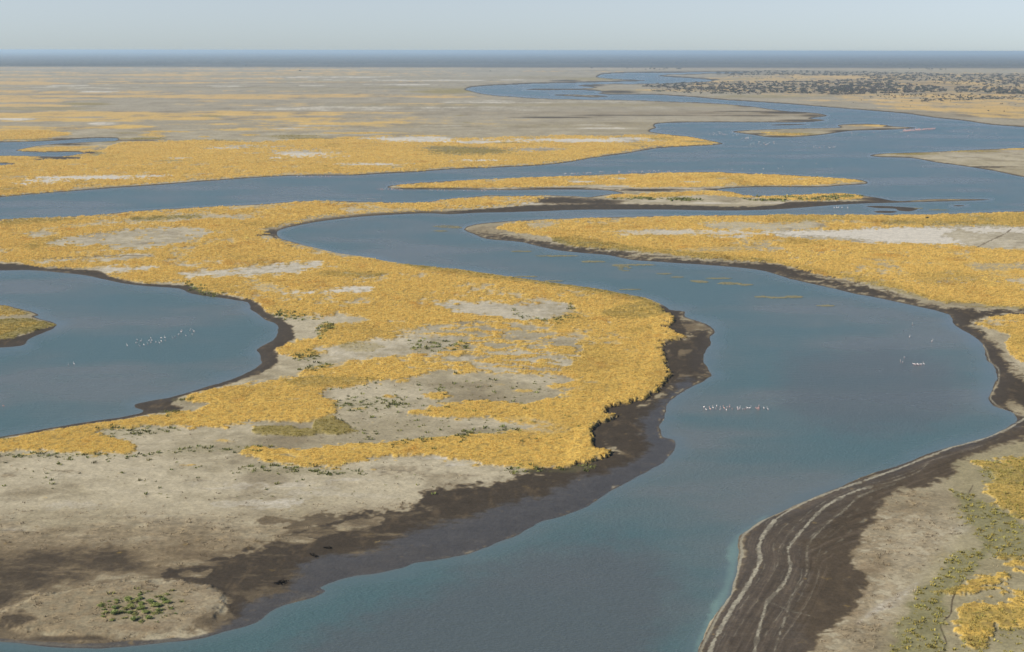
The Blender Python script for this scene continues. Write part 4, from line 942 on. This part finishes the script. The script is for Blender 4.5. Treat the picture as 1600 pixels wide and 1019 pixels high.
# ------------------------------------------------------------------ floating weed
weed_m = simple("floating_weed", (.21, .19, .105), .8, .35, .8)
WEED = [(698, 354, 20, 2.6, "largest tan weed mat floating off the pointed tip of the right bank"), (688, 361, 10, 1.2, "thin weed streak just below the large mat off the bank's tip"), (712, 356, 9, 1.4, "small weed mat nearest the pointed tip of the right bank"),
        (815, 393, 15, 1.6, "faint weed streak near the right bank, first along the channel"), (870, 400, 32, 1.5, "long faint weed streak along the right bank's mud"), (927, 409, 17, 2.0, "bright tan weed mat off the right bank"), (990, 414, 32, 1.6, "long tan weed streak hugging the right bank"),
        (966, 415.5, 6, 1.4, "small round weed mat above the hooked one"), (978, 420, 8, 4, "hooked tan weed mat in the channel"), (1038, 428, 10, 1.1, "short weed streak in mid-channel"), (1058, 433, 8, 1.2, "small weed patch below a short streak in mid-channel"),
        (1093, 440, 12, 2.4, "tan weed mat slanting down to the right in mid-channel"), (1123, 435, 18, 1.4, "long thin weed streak in mid-channel"), (1140, 443, 16, 2.6, "loose scattered weed patch below a thin streak"), (1165, 445, 9, 1.8, "small tan weed mat right of the loose patch"),
        (1192, 464, 10, 1.8, "tan weed mat near the channel bend, left of two bigger ones"), (1215, 465, 14, 1.6, "middle weed mat of three in a row at the channel bend"), (1240, 464, 14, 2.6, "right weed mat of three in a row at the channel bend"), (1290, 477.6, 12, 1.4, "lone weed streak farthest down the channel"),
        (1433, 325.5, 9, .8, "tan weed at the end of the dark mud bar"), (1467, 328, 14, .9, "thin tan weed streak right of the dark mud bars"), (822, 432.2, 15, .9, "brown weed streak touching the island's upper shore"), (865, 439, 13, .9, "thin brown weed streak off the island's upper shore"), (985, 452.4, 15, .8, "faint brown weed streak off the island's east shoulder")]
for i, (px, py, rx, ry, lab) in enumerate(WEED):
    gx, gy = ground_at(px, py); _, t, q = row_scale(levelpx(px, py)[1])
    bm = bmesh.new()
    nn = int(22 + rx * 3.2)
    nn = max(nn, int(2 * rx * t / .6))
    for q_ in range(nn):
        rr_ = math.sqrt(random.random()); an = random.uniform(0, 6.28)
        ox, oy = rr_ * math.cos(an) * rx * t, rr_ * math.sin(an) * ry * q
        ox = (-1 + 2 * (q_ + .5) / nn) * rx * t; oy *= .8 * math.sqrt(max(.05, 1 - (ox / (rx * t)) ** 2))
        if px == 978: ox, oy = math.cos(an * .7) * rx * t * .8 + random.gauss(0, 1), math.sin(an * .7) * ry * q + random.gauss(0, 1.2)
        if px == 1093: oy -= ox * .35
        s = random.uniform(.25, 1.0) * (1.1 if i not in (3, 4, 9, 10, 23) else .9)
        k = random.randint(5, 8)
        ring_ = [(ox + math.cos(j * 6.283 / k) * s * random.uniform(.6, 1.3) * 1.5, oy + math.sin(j * 6.283 / k) * s * random.uniform(.6, 1.3)) for j in range(k)]
        top_ = [bm.verts.new((a, b2, .07 + random.random() * .05)) for a, b2 in ring_]
        bot_ = [bm.verts.new((a, b2, -.05)) for a, b2 in ring_]
        bm.faces.new(top_)
        for j in range(k): bm.faces.new((bot_[j], bot_[(j + 1) % k], top_[(j + 1) % k], top_[j]))
    me = bpy.data.meshes.new('weed_mat'); bm.to_mesh(me); bm.free(); me.materials.append(weed_m)
    o = link('weed_mat', me); o.location = (gx, gy, 0)
    tag(o, lab, "weed mat", "weed mats floating in the channel")

# ------------------------------------------------------------------ flamingos
white_m = simple("pale_plumage", (.82, .74, .70), .7, .04, 9)
pink_m = simple("pink_plumage", (.74, .44, .38), .7, .06, 9)
legs_m = simple("pink_leg", (.55, .24, .22), .6, .05, 9)
beak_m = simple("black_beak", (.03, .025, .025), .5, .05, 9)
def flamingo_mesh(pose, body_m, seed):
    bmx = bmesh.new(); lay = bmx.verts.layers.skin.verify()
    vs = {}
    def av(n, p, ry_, rz_=None):
        v = bmx.verts.new(p); v[lay].radius = (ry_, rz_ or ry_); vs[n] = v; return v
    def ed(*ns):
        for a, b2 in zip(ns, ns[1:]): bmx.edges.new((vs[a], vs[b2]))
    D = -.32                                              # the bird stands in shallow water
    av('mid', (0, 0, .62), .17, .18); vs['mid'][lay].use_root = True
    av('rear', (-.17, 0, .58), .13, .13); av('tail', (-.36, 0, .50), .03, .05)
    av('chest', (.16, 0, .66), .12, .13); av('nb', (.27, 0, .73), .055)
    if pose == 'up': neck = [(.35, 0, .82), (.36, 0, .97), (.30, 0, 1.10), (.31, 0, 1.21), (.38, 0, 1.5), (.46, 0, 1.21), (.49, 0, 1.13)]
    elif pose == 'feed': neck = [(.38, 0, .70), (.46, 0, .58), (.47, 0, .40), (.43, 0, .24), (.40, 0, .12), (.34, 0, .06), (.27, 0, .05)]
    else: neck = [(.30, .06, .83), (.22, .10, .90), (.10, .10, .86), (.02, .08, .80), (-.04, .06, .79), (-.10, .05, .77), (-.15, .04, .75)]
    rr_ = [.042, .036, .034, .036, .055, .035, .016]
    for i, p in enumerate(neck): av('n%d' % i, p, rr_[i])
    ed('tail', 'rear', 'mid', 'chest', 'nb', *['n%d' % i for i in range(7)])
    for s in (1, -1):
        av('h%d' % s, (-.02, s * .075, .45), .045); av('k%d' % s, (-.05, s * .075, .13), .022); av('a%d' % s, (0.0, s * .075, D), .018); av('t%d' % s, (.1, s * .075, D), .02)
        ed('mid', 'h%d' % s, 'k%d' % s, 'a%d' % s, 't%d' % s)
    me = bpy.data.meshes.new('tmp'); bmx.to_mesh(me); bmx.free()
    ob = bpy.data.objects.new('tmp', me); col.objects.link(ob)
    ob.modifiers.new('skin', 'SKIN'); ss = ob.modifiers.new('sub', 'SUBSURF'); ss.levels = 1; ss.render_levels = 1
    dg = bpy.context.evaluated_depsgraph_get()
    out = bpy.data.meshes.new_from_object(ob.evaluated_get(dg)); out.name = 'flamingo'
    bpy.data.objects.remove(ob); bpy.data.meshes.remove(me)
    out.materials.clear()
    for m in (body_m, legs_m, beak_m): out.materials.append(m)
    tipv = Vector(neck[-1])
    for p in out.polygons:
        p.use_smooth = True
        c = p.center
        p.material_index = 1 if (c.z < .42 and abs(c.y) > .03 and c.x < .2) else (2 if (c - tipv).length < .075 else 0)
    return out
FM = [flamingo_mesh('up', white_m, 0), flamingo_mesh('feed', white_m, 1), flamingo_mesh('rest', white_m, 2), flamingo_mesh('up', pink_m, 3), flamingo_mesh('feed', pink_m, 4)]
nbirds = 0
def bird(px, py, label, group=None, pink=.15, s=1.0, pose=None):
    global nbirds
    gx, gy = ground_at(px, py)
    me = FM[pose] if pose is not None else (random.choice(FM[3:]) if random.random() < pink else random.choice(FM[:3]))
    o = link('flamingo', me); o.location = (gx, gy, 0); o.rotation_euler = (0, 0, random.uniform(0, 6.28)); k = s * random.uniform(.95, 1.15); o.scale = (k, k, k)
    tag(o, label, "flamingo", group); nbirds += 1
    return o
# flock on the left pond: pixel of the feet
LF = [(110, 500), (282, 445), (305, 395), (375, 418), (352, 510), (432, 490), (503, 475), (535, 408), (562, 355), (585, 402), (562, 438), (662, 432), (730, 452), (767, 420), (762, 355), (838, 350), (848, 398), (985, 356), (1033, 330), (1100, 288), (1140, 225), (1160, 205), (1150, 240), (1240, 315), (1318, 212), (1370, 200), (1393, 230), (1358, 280)]
LFL = {0: "leftmost pale flamingo of the flock on the left pond, standing apart", 23: "pale flamingo standing alone below the flock's right end on the left pond", 17: "pale flamingo in the gap between the pond flock's two halves, left of a pair", 18: "pale flamingo in the gap of the pond flock, right of a pair",
       19: "lone pale flamingo just below the tight trio in the pond flock"}
for i, (a, b2) in enumerate(LF):
    g_ = ("pale flamingo in the left half of the loose flock on the left pond" if i < 17 else ("pale flamingo of the tight trio in the pond flock" if 20 <= i <= 22 else "pale flamingo of the four at the right end of the pond flock"))
    bird(190 + a / 12.31, 500 + b2 / 12.31 + .9, LFL.get(i, g_), "flamingos of the left pond flock", .08, 1.08)
bird(107, 572, "left of two flamingos together on the left pond below the islet", "pair on the left pond", 0, 1.1, 0)
bird(116, 570.5, "right of two flamingos together on the left pond below the islet", "pair on the left pond", 0, 1.1, 0)
bird(5.5, 636, "lone pink flamingo at the left edge of the pond, far from the others", None, 1, 1.05, 4)
# row in the main channel
for i, (a, b2) in enumerate([(132, 165), (177, 215), (262, 205), (322, 178), (398, 135), (375, 195), (470, 212), (473, 158), (553, 186), (600, 217), (624, 155), (668, 155), (718, 192), (827, 172), (843, 208), (880, 190), (942, 196), (988, 198), (1018, 170), (1047, 184), (1087, 184), (1215, 172), (1240, 190), (1285, 162), (1275, 205), (1262, 175), (1380, 185), (1465, 208)]):
    lab = {0: "leftmost flamingo of the row in the middle of the wide channel", 4: "rearmost flamingo of the mid-channel row, near its left end", 26: "second flamingo from the right end of the mid-channel row", 27: "rightmost flamingo of the mid-channel row"}.get(i, "dark pink flamingo in the tight knot near the right end of the mid-channel row" if 21 <= i <= 25 else "pale pink flamingo in the loose mid-channel row")
    bird(1090 + a / 13.33, 625 + b2 / 13.33 + .9, lab, "flamingos of the mid-channel row", .75 if 21 <= i <= 25 else .2, 1.0)
# right bend
for x_, y_, lab, pose in [(1426, 508.5, "topmost flamingo near the right bend, farthest from the bank row", 0), (1421, 528, "flamingo below the topmost one, left of the middle, in the right bend", 0), (1456, 535, "rightmost lone flamingo in the right bend", 0),
                          (1413.5, 560, "upper flamingo of three loosely left of the white row in the right bend", 1), (1407, 566.5, "left flamingo of three loosely left of the white row in the right bend", 0), (1410.5, 567.5, "lower middle flamingo of three loosely left of the white row in the right bend", 2), (1443.5, 570.8, "white flamingo set apart at the right end of the bend's tight row", 0)]:
    bird(x_, y_, lab, "flamingos in the right bend", 0, 1.05, pose)
for i in range(8):
    bird(1426.8 + i * 1.75, 570.9 + (i % 3 - 1) * .45, "white flamingo in the tight row of eight in the right bend", "tight row in the right bend", 0, 1.0)
# specks farther off
def flock(n, x0, x1, y0, y1, label, group, pink=.2, s=1.1, fn=None):
    for _ in range(n):
        x_ = random.uniform(x0, x1); y_ = (fn(x_) if fn else 0) + random.uniform(y0, y1)
        bird(x_, y_, label, group, pink, s)
for i, x_ in enumerate([559, 563, 566, 569, 571.5, 574, 576, 578, 580, 582, 584.5, 587, 590, 594, 596]):
    bird(x_, 311.6 + random.uniform(-.5, .5), "white flamingo in the short row off the big island's upper shore", "short row off the island", .1, 1.15)
flock(30, 586, 632, 295.8, 297.6, "pink flamingo in the dense line at the left tip of the golden bar", "dense line at the bar's tip", .6, 1.15)
flock(22, 632, 790, 297.8, 298.9, "flamingo in the thin line along the golden bar's near shore", "thin line along the golden bar", .45, 1.1)
flock(22, 462, 518, 276.0, 276.8, "pale flamingo in the line along the far shore of the upper channel", "line along the far shore", .2, 1.15)
flock(24, 880, 925, -.5, .5, "white flamingo in the left group behind the long golden bar", "left group behind the golden bar", .1, 1.45, lambda x_: 273.0 - (x_ - 880) * .045)
flock(34, 935, 1060, -1.5, .5, "white flamingo strung out behind the long golden bar", "birds strung out behind the golden bar", .1, 1.45, lambda x_: 270.6 - (x_ - 935) * .016)
for x_, y_ in [(1123, 266.4), (1144, 266), (1160, 265), (1172, 266.2), (1193, 265), (1199, 265), (1216, 264), (1219, 264), (1223, 261), (1275.5, 256.5)]:
    bird(x_, y_, "single white flamingo spaced out behind the right half of the golden bar", "spaced birds behind the golden bar", 0, 1.5)
flock(26, 1104, 1155, 205, 213, "white flamingo scattered between the far point and the small tan island", "birds off the far point", .1, 1.65)
flock(14, 1158, 1176, 215, 217.5, "white flamingo close below the small tan island's left end", "birds below the island's left end", .1, 1.65)
flock(24, 1172, 1214, 222.5, 228, "white flamingo in the middle cluster of the upper channel", "middle cluster of the upper channel", .15, 1.65)
flock(16, 1271, 1307, 229, 232, "white flamingo in the right cluster of the upper channel", "right cluster of the upper channel", .2, 1.65)
flock(12, 1316, 1345, 208, 213, "white flamingo off the small tan island's near shore", "birds off the island's near shore", .1, 1.65)
flock(14, 1360, 1425, 206, 214, "white flamingo in front of the dense pink flock", "birds before the pink flock", .15, 1.65)
flock(14, 1480, 1596, 200, 216, "white flamingo scattered right of the dense pink flock", "birds right of the pink flock", .1, 1.65)
for i, x_ in enumerate([1303.5, 1307, 1309.5, 1315.5, 1324.5]):
    bird(x_, 326 + (i > 3) * .6, "white flamingo of the five in the narrow channel below the golden bar", "five in the narrow channel", 0, 1.5)
print("PRN", "birds", nbirds)
# the dense pink flock, one mass
fv, ff_, fm_ = [], [], []
bmx = bmesh.new()
for _ in range(210):
    u = random.random()
    x_ = 1411 + 50 * u; y_ = 205.0 - 3.2 * u + random.gauss(0, .8) * (1.2 - .6 * u)
    gx, gy = ground_at(x_, y_)
    tmp = bmesh.new(); tmp.from_mesh(random.choice(FM[3:] + FM[:1]))
    tmp.transform(Matrix.Translation((gx, gy, 0)) @ Matrix.Rotation(random.uniform(0, 6.28), 4, 'Z') @ Matrix.Scale(1.6, 4))
    m_ = bpy.data.meshes.new('t'); tmp.to_mesh(m_); tmp.free(); bmx.from_mesh(m_); bpy.data.meshes.remove(m_)
me = bpy.data.meshes.new('flamingo_flock'); bmx.to_mesh(me); bmx.free()
for m in (pink_m, legs_m, beak_m): me.materials.append(m)
tag(link('flamingo_flock', me), "dense pink flamingo flock massed at the tip of the small tan island", "flamingo flock", kind='stuff')

# ------------------------------------------------------------------ air, sky, sun
SUN_EL, SUN_AZ = math.radians(34), math.radians(257)
sd = Vector((math.sin(SUN_AZ) * math.cos(SUN_EL), math.cos(SUN_AZ) * math.cos(SUN_EL), math.sin(SUN_EL)))
sl = bpy.data.lights.new('sun', 'SUN'); sl.energy = 3.6; sl.angle = math.radians(.5); sl.color = (1.0, .93, .82)
so = bpy.data.objects.new('sun', sl); col.objects.link(so); so.rotation_euler = sd.to_track_quat('Z', 'Y').to_euler(); so.location = (-400, -100, 400)
w = bpy.data.worlds.new("World"); scene.world = w; w.use_nodes = True
nt = w.node_tree; bg = nt.nodes['Background']; bg.inputs['Strength'].default_value = .076
sk = nt.nodes.new('ShaderNodeTexSky'); sk.sky_type = 'NISHITA'; sk.sun_disc = False; sk.sun_elevation = SUN_EL; sk.sun_rotation = SUN_AZ
sk.altitude = 0; sk.air_density = .42; sk.dust_density = .2; sk.ozone_density = 2.2
hs = nt.nodes.new('ShaderNodeHueSaturation'); 
tcw = nt.nodes.new('ShaderNodeTexCoord'); sxyz = nt.nodes.new('ShaderNodeSeparateXYZ'); nt.links.new(tcw.outputs['Generated'], sxyz.inputs[0])
mrs = nt.nodes.new('ShaderNodeMapRange'); mrs.inputs['From Min'].default_value = .03; mrs.inputs['From Max'].default_value = .16; mrs.inputs['To Min'].default_value = .42; mrs.inputs['To Max'].default_value = 1.0
mrv = nt.nodes.new('ShaderNodeMapRange'); mrv.inputs['From Max'].default_value = .12; mrv.inputs['To Min'].default_value = .72; mrv.inputs['To Max'].default_value = 1.0
nt.links.new(sxyz.outputs['Z'], mrs.inputs['Value']); nt.links.new(mrs.outputs[0], hs.inputs['Saturation']); nt.links.new(sxyz.outputs['Z'], mrv.inputs['Value']); nt.links.new(mrv.outputs[0], hs.inputs['Value'])
nt.links.new(sk.outputs[0], hs.inputs['Color']); tn = nt.nodes.new('ShaderNodeVectorMath'); tn.operation = 'MULTIPLY'; tn.inputs[1].default_value = (.97, 1.0, .98); nt.links.new(hs.outputs[0], tn.inputs[0]); nt.links.new(tn.outputs[0], bg.inputs['Color'])

hm = bpy.data.materials.new('haze_air'); hm.use_nodes = True; nt = hm.node_tree
nt.nodes.remove(nt.nodes['Principled BSDF'])
pv = nt.nodes.new('ShaderNodeVolumePrincipled'); pv.inputs['Density'].default_value = 4.1e-5; pv.inputs['Color'].default_value = (.58, .77, .95, 1); pv.inputs['Anisotropy'].default_value = .2
nt.links.new(pv.outputs[0], nt.nodes['Material Output'].inputs['Volume'])
x0, x1 = float(X.min()) - 500, float(X.max()) + 500; y0, y1 = float(Y.min()) - 300, float(Y.max()) + 800
bm = bmesh.new(); bmesh.ops.create_cube(bm, size=1)
z0, z1 = float(Z.min()) - 1.0, H + 5
for v in bm.verts: v.co = Vector((x0 if v.co.x < 0 else x1, min(y0, -300) if v.co.y < 0 else y1, z0 if v.co.z < 0 else z1))
me = bpy.data.meshes.new('haze'); bm.to_mesh(me); bm.free(); me.materials.append(hm)
tag(link('haze', me), "pale blue haze thickening towards the horizon", "haze", kind='stuff')

scene.view_settings.view_transform = 'Standard'; scene.view_settings.look = 'None'
scene.view_settings.exposure = 0.86; scene.view_settings.gamma = 1.0; scene.view_settings.use_curve_mapping = False
scene.render.engine = 'CYCLES'
scene.cycles.max_bounces = 6; scene.cycles.volume_bounces = 1; scene.cycles.diffuse_bounces = 2
